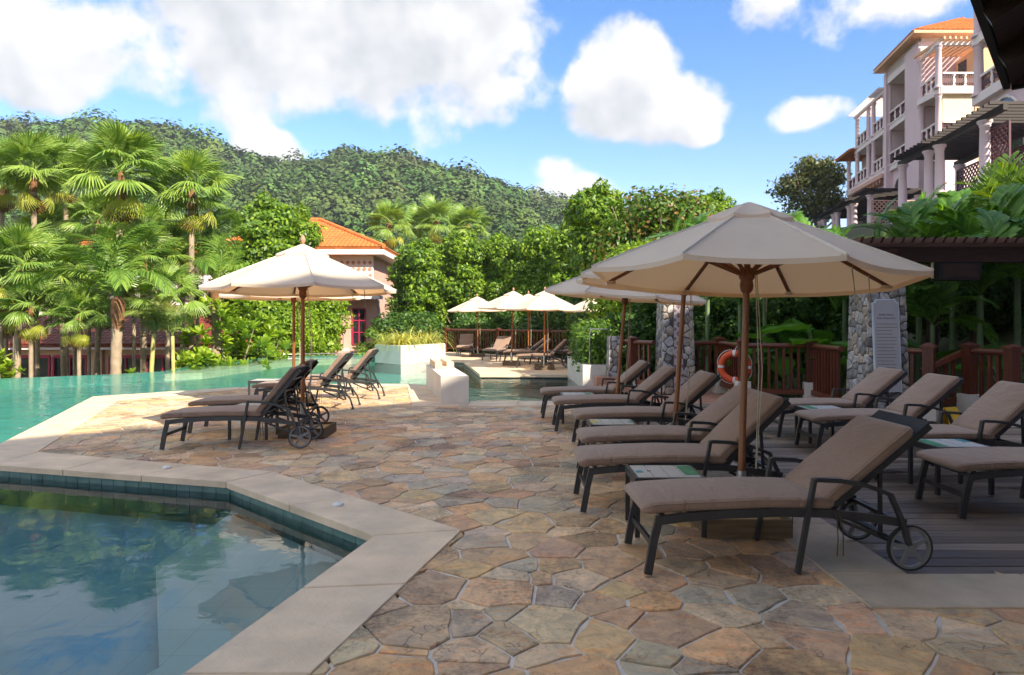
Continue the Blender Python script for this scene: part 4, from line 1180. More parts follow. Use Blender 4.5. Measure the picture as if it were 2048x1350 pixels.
# ------------------------------------------------------------------ stone pillars
def pillar_mat():
    t = NT('grey field stone'); p = t.pos(); a = t.n('ShaderNodeAttribute', attribute_name='tint').outputs['Color']
    n1 = t.noise(p, 14, 6, .65, .5); n2 = t.noise(p, 60, 4)
    c = t.mix(t.ramp(n1, .35, .65), t.mix(1.0, a, (.55, .56, .6), 'MULTIPLY'), t.mix(1.0, a, (1.35, 1.33, 1.28), 'MULTIPLY'))
    return t.pbr(c, .8, t.bump(t.math('ADD', n1, t.math('MULTIPLY', n2, .4)), .9, .02), 0, .35)
M['fieldstone'] = pillar_mat()
M['darkmortar'] = simple('dark mortar', (.075, .07, .068), .95, .2, 8, .5, 40)
PT = [(.33, .33, .335), (.22, .22, .225), (.38, .37, .36), (.29, .265, .235), (.17, .168, .17), (.34, .345, .36), (.37, .32, .265)]
def stone_pillar(x, y, wb, wt, H, label, seed, size=.155, strip=None, db=None, rz=0.0):
    rg = random.Random(seed); t = empty('stone_pillar', (x, y, 0), rz)
    db = db or wb; dt = wt * db / wb
    e = .02
    MB().hexa([(-wb / 2 + e, -db / 2 + e, -.3), (wb / 2 - e, -db / 2 + e, -.3), (wb / 2 - e, db / 2 - e, -.3), (-wb / 2 + e, db / 2 - e, -.3)],
              [(-wt / 2 + e, -dt / 2 + e, H - .02), (wt / 2 - e, -dt / 2 + e, H - .02), (wt / 2 - e, dt / 2 - e, H - .02), (-wt / 2 + e, dt / 2 - e, H - .02)]).build('core', M['darkmortar'], t)
    for side in range(4):
        W0 = wb if side % 2 == 0 else db; W1 = wt if side % 2 == 0 else dt; D0 = db if side % 2 == 0 else wb; D1 = dt if side % 2 == 0 else wt
        pts = []; tries = 0
        while tries < 2500:
            tries += 1; p = (rg.uniform(-W0 / 2, W0 / 2), rg.uniform(0, H))
            if all((p[0] - q[0]) ** 2 * (.75) + (p[1] - q[1]) ** 2 * 1.3 > (size * rg.uniform(.55, 1.15)) ** 2 for q in pts): pts.append(p)
        for c in voronoi(pts, (-W0 / 2, 0, W0 / 2, H)):
            if len(c) < 3: continue
            c = inset(c, rg.uniform(.005, .009))
            if len(c) < 3 or area(c) < .0012: continue
            cx, cy = sum(p[0] for p in c) / len(c), sum(p[1] for p in c) / len(c)
            if strip and side == 0 and abs(cx - strip[0]) < strip[1]: continue
            kf = rg.uniform(.75, 1.3); col = tuple(v * kf for v in rg.choice(PT)) + (1,); bul = rg.uniform(.010, .024)
            # round the corners
            rc = []
            for i in range(len(c)):
                a, b, d_ = Vector(c[i - 1]), Vector(c[i]), Vector(c[(i + 1) % len(c)]); rc += [b.lerp(a, .14), b.lerp(d_, .14)]
            m = len(rc); vs = []
            for f, o in ((1, -.01), (1, .006), (.88, bul * .8), (.5, bul)):
                for p in rc:
                    u, v = cx + (p.x - cx) * f, cy + (p.y - cy) * f; k = v / H; sc = (W0 + (W1 - W0) * k) / W0; dd = (D0 + (D1 - D0) * k) / 2 - .02
                    U, O = u * sc, dd + o
                    X, Y = ((U, -O), (O, U), (-U, O), (-O, -U))[side]
                    vs.append((X, Y, v))
            fs = [(r * m + i, r * m + (i + 1) % m, (r + 1) * m + (i + 1) % m, (r + 1) * m + i) for r in range(3) for i in range(m)] + [tuple(range(3 * m, 4 * m))]
            me = bpy.data.meshes.new('stone'); me.from_pydata(vs, [], fs); me.materials.append(M['fieldstone']); tint_attr(me, [col] * len(vs))
            me.polygons.foreach_set('use_smooth', [True] * len(fs))
            obj('stone', me, t)
    tag(t, label, 'stone pillar', 'grey field stone pillars')
    return t
p1 = stone_pillar(3.42, 14.35, .72, .60, 2.45, 'grey stone pillar with a patterned tile strip, behind the umbrella poles', 4, .17, (0.0, .13))
# tile strip
M['stripa'] = simple('pale patterned tile', (.42, .38, .40), .5, .1, 6, .1, 60); M['stripb'] = simple('maroon tile motif', (.17, .10, .115), .5, .15, 6, .1, 60)
for k in range(12):
    z = .2 + .19 * k; yy = -.36 + .06 * (z / 2.45) + .012
    m = MB(); m.box((0, yy, z), (.185, .03, .185)); q = m.build('tile', M['stripa'], p1)
    m = MB()
    for s in range(4):
        a = R(90 * s); cxx, czz = .0925 * math.cos(a), .0925 * math.sin(a)
        pp = [(cxx + .048 * math.cos(a + R(90)), czz + .048 * math.sin(a + R(90))), (cxx, czz), (cxx + .048 * math.cos(a - R(90)), czz + .048 * math.sin(a - R(90))), (cxx * .35, czz * .35)]
        pp = [(x * .96, z_ * .96) for x, z_ in pp]
        m.add([(x, yy - .0175, z + z_) for x, z_ in pp], [(0, 1, 2, 3)])
    m.build('tile_motif', M['stripb'], q)
p2 = stone_pillar(5.84, 10.92, .70, .58, 2.43, 'grey stone pillar carrying the rules sign and the pergola', 8, .16)
stone_pillar(2.28, 15.30, .34, .26, 1.18, 'low grey stone wall end beside the leafy hedge', 12, .17, None, .5)
# rules sign
def sign():
    t = empty('rules_sign', (5.70, 10.45, 0)); w, zb, zt, n_ = .205, .42, 1.86, .055
    def outline(e):
        W_, Z0, Z1 = w - e, zb + e, zt - e; pts = [(-W_, Z0), (W_, Z0), (W_, Z1 - n_)]
        for k in range(1, 5):
            a = R(270 - 90 * k / 5); pts.append((W_ + n_ * math.cos(a), Z1 + n_ * math.sin(a)))
        pts.append((W_ - n_, Z1)); pts.append((-W_ + n_, Z1))
        for k in range(1, 5):
            a = R(0 - 90 * k / 5); pts.append((-W_ + n_ * math.cos(a), Z1 + n_ * math.sin(a)))
        pts.append((-W_, Z1 - n_))
        return pts
    for nm, e, y0, y1, mt in (('sign_frame', 0, -.02, .02, 'signframe'), ('sign_board', .016, -.026, -.018, 'signgrey')):
        m = MB(); m.poly([(x, z) for x, z in outline(e)], -y1, -y0); m.v = [(x, -zz, y) for x, y, zz in m.v]   # polygon was built in x-y: swing it upright
        o = m.build(nm, M[mt], t)
    def text(s, size, z, nm='lettering'):
        c = bpy.data.curves.new(nm, 'FONT'); c.body = s; c.size = size; c.align_x = 'CENTER'; c.extrude = .0006; c.materials.append(M['ink'])
        tmp = bpy.data.objects.new(nm, c); COL.objects.link(tmp)
        me = bpy.data.meshes.new_from_object(tmp.evaluated_get(bpy.context.evaluated_depsgraph_get())); bpy.data.objects.remove(tmp)
        o = obj(nm, me, t, (0, -.0275, z)); o.rotation_euler = (R(90), 0, 0); return o
    text('MAIN POOL', .042, 1.60); text('Rules & Regulations', .036, 1.55)
    rg = random.Random(2)
    for k in range(19):
        z = 1.47 - .052 * k; L = .33 * rg.uniform(.75, 1.0)
        MB().box((-.165 + L / 2, -.0275, z), (L, .0012, .007)).build('text_line', M['ink'], t)
    t.rotation_euler = (R(-4.2), 0, 0); t.location = (5.80, 10.485, 0)
    tag(t, 'tall pale grey rules sign with scalloped top on the stone pillar', 'sign')
sign()
# pergola above the right railing
def pergola():
    t = empty('pergola', (5.3, 10.9, 0))
    for i, y in enumerate((0, 3.6)):
        MB().box((3.45, y - .05, 2.565), (7.1, .16, .24)).build('beam', M['darkwood'], t)
    sl = MB().hexa([(-.022, -.62, .0), (.022, -.62, .0), (.022, 4.2, .0), (-.022, 4.2, .0)], [(-.022, -.70, .085), (.022, -.70, .085), (.022, 4.2, .085), (-.022, 4.2, .085)]).mesh('slat', M['roofwood'])
    for k in range(46): obj('slat', sl, t, (-.05 + .155 * k, 0, 2.69))
    pr = [(0, 0), (0, -.20), (.06, -.19), (.10, -.12), (.16, -.09), (.22, -.04), (.24, 0)]
    for s in (.30, .55):
        cb = MB(); cb.add([(s, -.14 - u, 2.44 + .18 + v) for u, v in pr] + [(s + .1, -.14 - u, 2.62 + v) for u, v in pr], [tuple(range(7)), tuple(reversed(range(7, 14)))] + [(i, i + 7, (i + 1) % 7 + 7, (i + 1) % 7) for i in range(7)])
        cb.build('corbel', M['roofwood'], t)
    for x in (3.6, 6.7):
        MB().box((x, 3.55, 1.2), (.16, .16, 2.5)).build('post', M['darkwood'], t)
    MB().box((6.8, -.05, 1.2), (.16, .14, 2.48)).build('post', M['darkwood'], t)
    tag(t, 'dark timber pergola with brown slats resting on the stone pillar', 'pergola')
pergola()
lb = empty('loudspeaker', (6.95, 10.72, 2.44))
MB().hexa([(-.30, -.13, -.29), (.30, -.13, -.29), (.30, .13, -.29), (-.30, .13, -.29)], [(-.335, -.15, -.02), (.335, -.15, -.02), (.335, .15, -.02), (-.335, .15, -.02)]).build('casing', M['black'], lb)
MB().box((0, -.142, -.15), (.54, .012, .2)).build('grille', M['darkwood'], lb)
MB().box((-.345, 0, -.13), (.012, .06, .25)).build('bracket', M['steel'], lb)
tag(lb, 'black box loudspeaker hung under the pergola beam', 'loudspeaker')
# lifebuoy
def lifebuoy():
    t = empty('lifebuoy', (4.235, 12.99, .0)); n, m = 48, 14; Rr, rr = .255, .062
    def tor(a0, a1, r, k):
        rings = []
        for i in range(k + 1):
            a = a0 + (a1 - a0) * i / k; c = Vector((math.cos(a), 0, math.sin(a)))
            rings.append([c * (Rr + r * math.cos(q)) + Vector((0, r * .85 * math.sin(q), 0)) + Vector((0, 0, .64)) for q in [2 * math.pi * j / m for j in range(m)]])
        return rings
    MB().loft(tor(0, 2 * math.pi, rr, n), False, True).build('ring', M['ringorange'], t)
    for k in range(4):
        a = R(90 * k); MB().loft(tor(a - .10, a + .10, rr + .003, 6), True, True).build('tape_band', M['ringwhite'], t)
    rp = MB()
    for k in range(4):
        a = R(90 * k + 8); b = R(90 * k + 82); pts = []
        for i in range(9):
            q = a + (b - a) * i / 8; rad = Rr + rr + .008 + .02 * math.sin(math.pi * i / 8); pts.append((rad * math.cos(q), -.01, .64 + rad * math.sin(q)))
        rp.tube(pts, .006, 6)
    rp.tube([(0, 0, .95), (.05, .02, 1.04)], .006, 6)
    rp.build('rope', M['white'], t); t.rotation_euler = (0, 0, R(-32))
    tag(t, 'orange lifebuoy with white bands hung on the timber railing', 'lifebuoy')
lifebuoy()
tb = MB(); tb.lathe([(.02, 0), (.06, .02), (.065, .12), (.05, .18), (.02, .2)], n=12); o = tb.build('throw_bag', M['ringorange'], None, (4.05, 12.35, 0)); tag(o, 'small orange throw bag on the deck below the lifebuoy', 'throw bag')
ws = empty('floor_sign', (6.18, 9.62, 0.0), R(20))
for s in (-1, 1): MB().hexa([(-.14, s * .12 - .008, 0), (.14, s * .12 - .008, 0), (.14, s * .12 + .008, 0), (-.14, s * .12 + .008, 0)], [(-.11, s * .01 - .008, .3), (.11, s * .01 - .008, .3), (.11, s * .01 + .008, .3), (-.11, s * .01 + .008, .3)]).build('panel', M['yellowplastic'], ws)
tag(ws, 'yellow folding floor sign standing behind the deck loungers', 'floor sign')
# ------------------------------------------------------------------ pale block and planters at the pool
bk = empty('rendered_block', (-1.3, 12.47, 0))
d = Vector((-.70, 3.47)); q = [Vector((0, 0)), Vector((.51, 0)), Vector((.51, 0)) + d, d]
MB().hexa([(p.x, p.y, -1.2) for p in q], [(p.x, p.y, .505) for p in q]).build('body', M['concrete'], bk)
qi = [Vector((.06, 0)) + d * .52, Vector((.45, 0)) + d * .52, Vector((.45, 0)) + d * .93, Vector((.06, 0)) + d * .93]
MB().hexa([(p.x, p.y, .507) for p in qi], [(p.x, p.y, .56) for p in qi]).build('top_slab', M['coping'], bk)
for f0, f1 in ((0, .36), (.62, 1)):
    r_ = [qi[0].lerp(qi[1], f0), qi[0].lerp(qi[1], f1), qi[3].lerp(qi[2], f1), qi[3].lerp(qi[2], f0)]
    MB().hexa([(p.x, p.y, .562) for p in r_], [(p.x, p.y, .65) for p in r_]).build('ledge', M['coping'], bk)
tag(bk, 'pale rendered block at the pool edge with a slab on top', 'block')
def planter(pts, z0, z1, label, th=.14):
    t = empty('planter', (pts[0][0], pts[0][1], 0)); o = pts[0]; n = len(pts)
    loc = [(p[0] - o[0], p[1] - o[1]) for p in pts]; inn = inset(loc, th)
    m = MB()
    for i in range(n):
        a, b = loc[i], loc[(i + 1) % n]
        m.add([(*a, z0), (*b, z0), (*b, z1), (*a, z1)], [(0, 1, 2, 3)])
        ia, ib = min(inn, key=lambda p: math.hypot(p[0] - a[0], p[1] - a[1])), min(inn, key=lambda p: math.hypot(p[0] - b[0], p[1] - b[1]))
        m.add([(*a, z1), (*b, z1), (*ib, z1), (*ia, z1)], [(0, 1, 2, 3)]); m.add([(*ia, z1), (*ib, z1), (*ib, z1 - .15), (*ia, z1 - .15)], [(0, 1, 2, 3)])
    m.build('wall', M['concrete'], t); MB().flat(inn, z1 - .1).build('soil', M['ground'], t)
    tag(t, label, 'planter', 'pale rendered planters')
planter([(-5.1, 25.4), (-3.94, 24.2), (-2.6, 26.6), (-3.6, 28.4), (-5.1, 27.6)], -1.35, .62, 'pale angular planter of variegated grass in the pool')
planter([(1.55, 19.07), (1.61, 15.5), (2.14, 15.5), (2.2, 19.07)], -1.2, .51, 'pale planter wall beside the pool holding the leafy hedge', .2)
for a, b, lab in (((1.86, 14.95, -.01), (2.5, 15.44, .27), 'upper terracotta step'), ((1.9, 14.55, -.01), (2.55, 14.935, .12), 'lower terracotta step')):
    o = MB().box2(a, b).build('step', M['pinktile']); tag(o, lab + ' beside the low stone wall end', 'step', 'terracotta steps by the pool')
pr = empty('pipe_rail', (1.78, 15.62, .4))
for y in (0, 1.2):
    MB().tube([(0, y, 0), (0, y, .84), (.02, y, .9), (.06, y, .92), (.38, y, .92), (.43, y, .9), (.45, y, .84), (.45, y, 0)], .014, 8).build('pipe', M['steel'], pr)
tag(pr, 'white pipe rail in front of the leafy hedge', 'rail')
pr = empty('pool_rail', (-11.8, 24.6, -.2))
o0 = Vector((-11.8, 24.6, -.2))
pts = [AT(362, 717, 25.0), AT(400, 714, 27.5), AT(440, 712.5, 29.5), AT(520, 710, 31.4), AT(640, 707.5, 32.4), AT(735, 707.5, 32.4), AT(745, 711, 32.4), AT(745, 722, 32.4)]
MB().tube([p - o0 for p in pts], .028, 8).build('top_pipe', M['steel'], pr)
for k in (0, 2, 3, 4): MB().tube([pts[k] - o0, pts[k] - o0 - Vector((0, 0, .8))], .02, 6).build('post', M['steel'], pr)
tag(pr, 'thin steel rail along the far curve of the infinity pool', 'rail')
# ------------------------------------------------------------------ tiled roofs
def tile_roof(tri_or_quad, mat, parent, name='roof_tiles', pitch=.24, amp=.05, o=Vector((0, 0, 0))):
    """barrel tiles on one roof plane: polygon with its eave as first edge; courses step down the slope"""
    P = [Vector(p) - o for p in tri_or_quad]; e = (P[1] - P[0]); L = e.length; u = e / L
    n = (P[1] - P[0]).cross(P[2] - P[0]).normalized()
    if n.z < 0: n = -n
    s = n.cross(u)
    if s.z < 0: s = -s
    loc = [((p - P[0]).dot(u), (p - P[0]).dot(s)) for p in P]
    H = max(v for _, v in loc); umin, umax = min(x for x, _ in loc), max(x for x, _ in loc); mb = MB(); k = umin + pitch / 2
    def span(x):
        ys = []
        for i in range(len(loc)):
            (x0, y0), (x1, y1) = loc[i - 1], loc[i]
            if (x0 - x) * (x1 - x) < 0: ys.append(y0 + (y1 - y0) * (x - x0) / (x1 - x0))
        return (min(ys), max(ys)) if len(ys) >= 2 else None
    while k < umax:
        sp = span(k)
        if sp and sp[1] - sp[0] > .1:
            v = sp[0]
            while v < sp[1] - .05:
                v1 = min(v + .42, sp[1]); rings = []
                for vv, lift in ((v, .022), (v1, .0)):
                    rings.append([P[0] + u * (k + pitch * .5 * math.cos(a)) + s * vv + n * (lift + amp * math.sin(a)) for a in [math.pi * q / 4 for q in range(5)]])
                mb.loft(rings, False, True, False)
                mb.add(rings[0], [(0, 1, 2, 3, 4)])
                v += .40
        k += pitch
    mb.add([p - n * .01 for p in P] + [p - n * .12 for p in P], [tuple(range(len(P))), tuple(reversed(range(len(P), 2 * len(P))))] + [(i, (i + 1) % len(P), (i + 1) % len(P) + len(P), i + len(P)) for i in range(len(P))])
    return stuff(mb.build(name, mat, parent))
def hip_ridge(a, b, mat, parent, r=.11, o=Vector((0, 0, 0))):
    return MB().tube([Vector(a) - o, Vector(b) - o], r, 8).build('ridge_tile', mat, parent)
def window(t, c, w, h, mat='magenta', n=Vector((0, -1, 0)), bars=(1, 2), fr=.07):
    """framed window: frame with panes as sub-parts; n = outward normal"""
    u = Vector((-n.y, n.x, 0)) * -1; c = Vector(c)
    f = MB()
    def bar(p, q, wd): f.beam(p, q, .08 if abs((q - p).z) < .01 else wd, wd if abs((q - p).z) < .01 else .08, (0, 0, 1) if abs((q - p).z) < .01 else n)
    B = lambda x, z: c + u * x + Vector((0, 0, z)) + n * .03
    f2 = MB()
    for x in (-w / 2, w / 2): f2.beam(B(x, -h / 2), B(x, h / 2), .08, fr, n)
    for z in (-h / 2, h / 2): f2.beam(B(-w / 2, z), B(w / 2, z), .08, fr)
    for k in range(1, bars[0] + 1): x = -w / 2 + w * k / (bars[0] + 1); f2.beam(B(x, -h / 2), B(x, h / 2), .06, fr * .8, n)
    for k in range(1, bars[1] + 1): z = -h / 2 + h * k / (bars[1] + 1); f2.beam(B(-w / 2, z), B(w / 2, z), .06, fr * .8)
    fo = f2.build('window', M[mat], t)
    nx, nz = bars[0] + 1, bars[1] + 1
    for i in range(nx):
        for j in range(nz):
            x0, x1 = -w / 2 + w * i / nx, -w / 2 + w * (i + 1) / nx; z0, z1 = -h / 2 + h * j / nz, -h / 2 + h * (j + 1) / nz
            q = [c + u * x0 + Vector((0, 0, z0)) + n * .012, c + u * x1 + Vector((0, 0, z0)) + n * .012, c + u * x1 + Vector((0, 0, z1)) + n * .012, c + u * x0 + Vector((0, 0, z1)) + n * .012]
            MB().add(q, [(0, 1, 2, 3)]).build('pane', M['glass'], fo)
    return fo

# ------------------------------------------------------------------ orange-roofed house
def house():
    o = Vector((-13, 45, -2.6)); t = empty('orange_roof_house', o)
    x0, x1, y0, y1, zt = -16.6, -8.2, 40.2, 50.0, 5.6
    MB().box2((x0 - o.x, y0 - o.y, 0), (x1 - o.x, y1 - o.y, zt - o.z)).build('wall', M['pinkwall'], t)
    e = .8; ez = 5.75; A = [Vector((x0 - e, y0 - e, ez)), Vector((x1 + e, y0 - e, ez)), Vector((x1 + e, y1 + e, ez)), Vector((x0 - e, y1 + e, ez))]
    r0, r1 = Vector((-13.5, 45.1, 8.1)), Vector((-12.7, 45.1, 8.1))
    rf = empty('roof'); rf.parent = t
    for poly in ((A[0], A[1], r1, r0), (A[1], A[2], r1), (A[2], A[3], r0, r1), (A[3], A[0], r0)): tile_roof(poly, M['orange'], rf, 'roof_tiles', .26, .06, o)
    for a, b in ((A[0], r0), (A[1], r1), (A[2], r1), (A[3], r0), (r0, r1)): hip_ridge(a + Vector((0, 0, .05)), b + Vector((0, 0, .06)), M['orange'], rf, .14, o)
    MB().box2((x0 - e + .02 - o.x, y0 - e + .02 - o.y, ez - .42 - o.z), (x1 + e - .02 - o.x, y1 + e - .02 - o.y, ez - .13 - o.z)).build('eaves_cornice', M['trim'], t)
    # lattice frieze
    fz = MB(); 
    for k in range(25):
        x = x1 - .15 - .33 * k
        for j in range(3): fz.box((x - o.x, y0 - .04 - o.y, 4.15 + .38 * j - o.z), (.19, .06, .19), 0, Matrix.Rotation(R(45), 3, 'Y'))
    stuff(fz.build('frieze', M['pinktile'], t))
    MB().box2((x0 - .02 - o.x, y0 - .03 - o.y, 3.85 - o.z), (x1 + .03 - o.x, y0 + .1 - o.y, 5.3 - o.z)).build('frieze_band', M['trim'], t)
    tile_roof((Vector((x0 - .3, y0 - 1.0, 3.05)), Vector((x1 + .7, y0 - 1.0, 3.05)), Vector((x1 + .2, y0 - .05, 3.8)), Vector((x0 - .3, y0 - .05, 3.8))), M['orange'], t, 'skirt_tiles', .26, .06, o)
    MB().box2((x0 - .3 - o.x, y0 - .95 - o.y, 2.75 - o.z), (x1 + .6 - o.x, y0 - o.y - .01, 2.95 - o.z)).build('skirt_cornice', M['trim'], t)
    for k, x in enumerate((-9.0, -10.7, -12.6, -14.4)): window(t, Vector((x, y0, 1.15)) - o, .75 if k == 0 else 1.05, 2.1, 'magenta')
    MB().box2((-17.5 - o.x, y0 - 1.0 - o.y, -.35 - o.z), (-9.6 - o.x, y0 - .01 - o.y, -.15 - o.z)).build('balcony_slab', M['trim'], t)
    for k in range(5): MB().box2((-17 + 1.75 * k - o.x, y0 - .75 - o.y, -.75 - o.z), (-16.75 + 1.75 * k - o.x, y0 - .01 - o.y, -.36 - o.z)).build('bracket', M['peach'], t)
    rl = MB()
    for k in range(54): x = -17.4 + .145 * k; rl.beam((x - o.x, y0 - .95 - o.y, -.15 - o.z), (x - o.x, y0 - .95 - o.y, .8 - o.z), .03, .03)
    stuff(rl.build('balustrade', M['maroon'], t))
    MB().beam((-17.5 - o.x, y0 - .95 - o.y, .83 - o.z), (-9.6 - o.x, y0 - .95 - o.y, .83 - o.z), .06, .05).build('handrail', M['maroon'], t)
    MB().box2((x1 - o.x + .004, y0 - o.y - .09, -2.6 - o.z), (x1 + .3 - o.x, y0 + .5 - o.y, 2.7 - o.z)).build('corner_pilaster', M['pinkwall'], t)
    tag(t, 'pink house with a bright orange tiled hip roof behind the trees', 'house')
house()
# garden wall beside the house
gw = MB(); gw.box2((-19, 34.6, -2.6), (-7.2, 34.85, -.05)); o = gw.build('garden_wall', M['pinkwall']); tag(o, 'low pink wall behind the far pool edge', 'wall')

# ------------------------------------------------------------------ long building with magenta doors
def long_house():
    o = Vector((-22, 33, -3)); t = empty('poolside_building', o); y0 = 32.4
    MB().box2((-36 - o.x, y0 - o.y, -3 - o.z), (-12.2 - o.x, y0 + 8 - o.y, .45 - o.z)).build('wall', M['peach'], t)
    tile_roof((Vector((-36.5, y0 - .7, .38)), Vector((-11.6, y0 - .7, .38)), Vector((-13.4, y0 + 3.6, 1.75)), Vector((-36.5, y0 + 3.6, 1.75))), M['redtile'], t, 'roof_tiles', .28, .06, o)
    MB().box2((-36.4 - o.x, y0 - .6 - o.y, .15 - o.z), (-11.8 - o.x, y0 - o.y - .01, .30 - o.z)).build('eaves', M['trim'], t)
    x = -31.5
    while x < -13.5:
        for k in range(2): window(t, Vector((x + k * 1.75, y0, -1.45)) - o, 1.55, 2.5, 'magenta', bars=(1, 1), fr=.15)
        MB().box2((x + 2.75 - o.x, y0 - .22 - o.y, -3 - o.z), (x + 3.35 - o.x, y0 - .01 - o.y, .14 - o.z)).build('pilaster', M['peach'], t)
        x += 4.4
    tag(t, 'long low building with magenta framed doors beyond the infinity edge', 'building')
long_house()
def back_building():
    o = Vector((-38, 66, -2)); t = empty('resort_block', o); y0 = 60
    for (a, b, yy, zt) in ((-52, -33, y0 + 3, 7.0), (-33.2, -19, y0, 6.3)):
        MB().box2((a - o.x, yy - o.y, 0), (b - o.x, yy + 10 - o.y, zt - o.z)).build('wall', M['trim'], t)
        e = .9; z = zt + .05
        A = [Vector((a - e, yy - e, z)), Vector((b + e, yy - e, z)), Vector((b + e, yy + 10 + e, z)), Vector((a - e, yy + 10 + e, z))]; m = (A[0] + A[2]) / 2; w = (b - a) / 2 - 4
        r0, r1 = Vector((m.x - w, m.y, z + 2.6)), Vector((m.x + w, m.y, z + 2.6))
        for poly in ((A[0], A[1], r1, r0), (A[1], A[2], r1), (A[2], A[3], r0, r1), (A[3], A[0], r0)): tile_roof(poly, M['orange'], t, 'roof_tiles', .5, .1, o)
        for f in range(2):
            x = a + 1.8
            while x < b - 1: window(t, Vector((x, yy, zt - 2.2 - 3.2 * f)) - o, 1.2, 1.9, 'maroon', bars=(1, 1), fr=.1); x += 2.7
            MB().box2((a - .3 - o.x, yy - .8 - o.y, zt - 3.7 - 3.2 * f - o.z), (b + .3 - o.x, yy - .01 - o.y, zt - 3.45 - 3.2 * f - o.z)).build('balcony_slab', M['pinkwall'], t)
    tag(t, 'white and pink resort block with orange roofs glimpsed behind the palms', 'building')
back_building()

# ------------------------------------------------------------------ hotel on the right
def hotel():
    O = Vector((26, 45, 6)); t = empty('hotel', O)
    FX = lambda y: 20.38 + .17 * y               # line of the main facade
    def P(y, out, z, base=FX): return Vector((base(y) - out, y, z)) - O
    def block(ya, yb, o0, o1, z0, z1, mat, name, base=FX):
        """box between depths ya..yb, from o1 (behind) to o0 (proud), following the facade line"""
        q = [P(ya, o0, 0, base), P(ya, o1, 0, base), P(yb, o1, 0, base), P(yb, o0, 0, base)]
        q = [Vector((v.x, v.y, 0)) for v in q]
        return MB().hexa([(v.x, v.y, z0 - O.z) for v in q], [(v.x, v.y, z1 - O.z) for v in q]).build(name, M[mat], t)
    cprof = lambda h, r: [(r * 1.45, 0), (r * 1.45, .10), (r * 1.15, .16), (r * 1.02, .24), (r * .98, h * .5), (r * .88, h - .26), (r * 1.05, h - .22), (r * .95, h - .18), (r * 1.25, h - .10), (r * 1.35, h - .08), (r * 1.35, h)]
    cm = {}
    def column(p, h, r=.17):
        k = (round(h, 2), r)
        if k not in cm: cm[k] = MB().lathe(cprof(h, r), n=14).mesh('column', M['lilac'])
        return obj('column', cm[k], t, p)
    bp = MB().lathe([(.11, 0), (.11, .08), (.06, .14), (.12, .34), (.07, .58), (.06, .62), (.11, .70), (.11, .78)], n=10).mesh('baluster', M['trim'])
    def balustrade(a, b, z, n_piers, rail=True):
        """rail from point a to b (vectors x,y) at slab height z"""
        a, b = Vector((a.x, a.y, z - O.z)), Vector((b.x, b.y, z - O.z)); d = (b - a); L = d.length; d /= L
        MB().beam(a + Vector((0, 0, .97)), b + Vector((0, 0, .97)), .20, .12).build('rail', M['trim'], t)
        MB().beam(a + Vector((0, 0, .06)), b + Vector((0, 0, .06)), .20, .12).build('rail_base', M['trim'], t)
        for k in range(1, n_piers + 1):
            obj('baluster', bp, t, a + d * (L * k / (n_piers + 1)) + Vector((0, 0, .125)))
        pn = MB(); m = max(3, int(L / .12))
        for k in range(m): pn.beam(a + d * (L * (k + .5) / m) + Vector((0, 0, .12)), a + d * (L * (k + .5) / m) + Vector((0, 0, .91)), .035, .035)
        pn.beam(a + Vector((0, 0, .5)), b + Vector((0, 0, .5)), .02, .30)
        stuff(pn.build('iron_panel', M['maroon'], t))
    L1, L2, L3 = 13.55, 16.75, 19.75
    # cores behind the balconies
    block(54, 61.2, -2.4, -10, 6, 19.6, 'cream', 'core_wall'); block(61.2, 64.2, -1.6, -10, 6, 16.6, 'lilac', 'core_wall')
    block(48, 54, -2.2, -11, 6, 21.4, 'cream', 'core_wall'); block(44.8, 48, -2.4, -10, 6, 19.4, 'peach', 'core_wall')
    # plinth storey
    block(53.8, 64.5, -.35, -2.4, 6, 13.2, 'lilac', 'lower_wall'); block(44.6, 53.8, -.35, -2.4, 6, 13.2, 'lilac', 'lower_wall')
    # slabs
    for z in (L1, L2):
        block(54, 61.3, .05, -2.5, z - .38, z, 'trim', 'floor_slab')
        block(49.9, 53.9, -.1, -2.3, z - .38, z, 'trim', 'floor_slab')
        block(44.6, 47.6, .05, -2.6, z - .38, z, 'trim', 'floor_slab')
    block(61.3, 64.3, -.2, -1.7, L1 - .38, L1, 'trim', 'floor_slab')
    block(54, 61.4, .35, -2.5, L1 - .75, L1 - .42, 'pinkwall', 'corbel_course')
    for k in range(10): block(54.4 + .7 * k, 54.65 + .7 * k, .3, -.3, L1 - 1.1, L1 - .76, 'pinktile', 'corbel')
    # balustrades and columns
    for z, top in ((L1, L2 - .38), (L2, L3 - .2)):
        ys = (54.15, 56.7, 57.9, 60.7)
        for a, b in zip(ys[:-1], ys[1:]):
            if b - a > 1.5: balustrade(P(a + .25, 0, 0), P(b - .25, 0, 0), z, 2)
        for y in ys: column(P(y, -.02, z), top - z)
        for y in (50.1, 53.6): column(P(y, -.15, z), top + (0 if z == L1 else 1.2) - z)
        balustrade(P(50.3, -.15, 0), P(53.4, -.15, 0), z, 2)
        for y in (44.85, 47.45): column(P(y, -.02, z), top - z, .2)
        balustrade(P(45.1, 0, 0), P(47.2, 0, 0), z, 2)
        for y in (55.5, 59.2): MB().box(P(y, -2.38, (z + 1.25)), (.06, 1.2, 2.2)).build('door', M['glass'], t)
        MB().box(P(52, -2.18, z + 1.25), (.06, 1.3, 2.2)).build('door', M['glass'], t)
        MB().box(P(46.2, -2.38, z + 1.25), (.06, 1.2, 2.2)).build('door', M['glass'], t)
    column(P(61.6, -.3, L1), 2.8); column(P(63.9, -.3, L1), 2.8); balustrade(P(61.8, -.3, 0), P(63.7, -.3, 0), L1, 1)
    # tower
    block(53.5, 54.0, .15, -6, 6, 20.9, 'lilac', 'pier'); block(47.5, 49.9, .15, -6, 6, 20.9, 'lilac', 'pier')
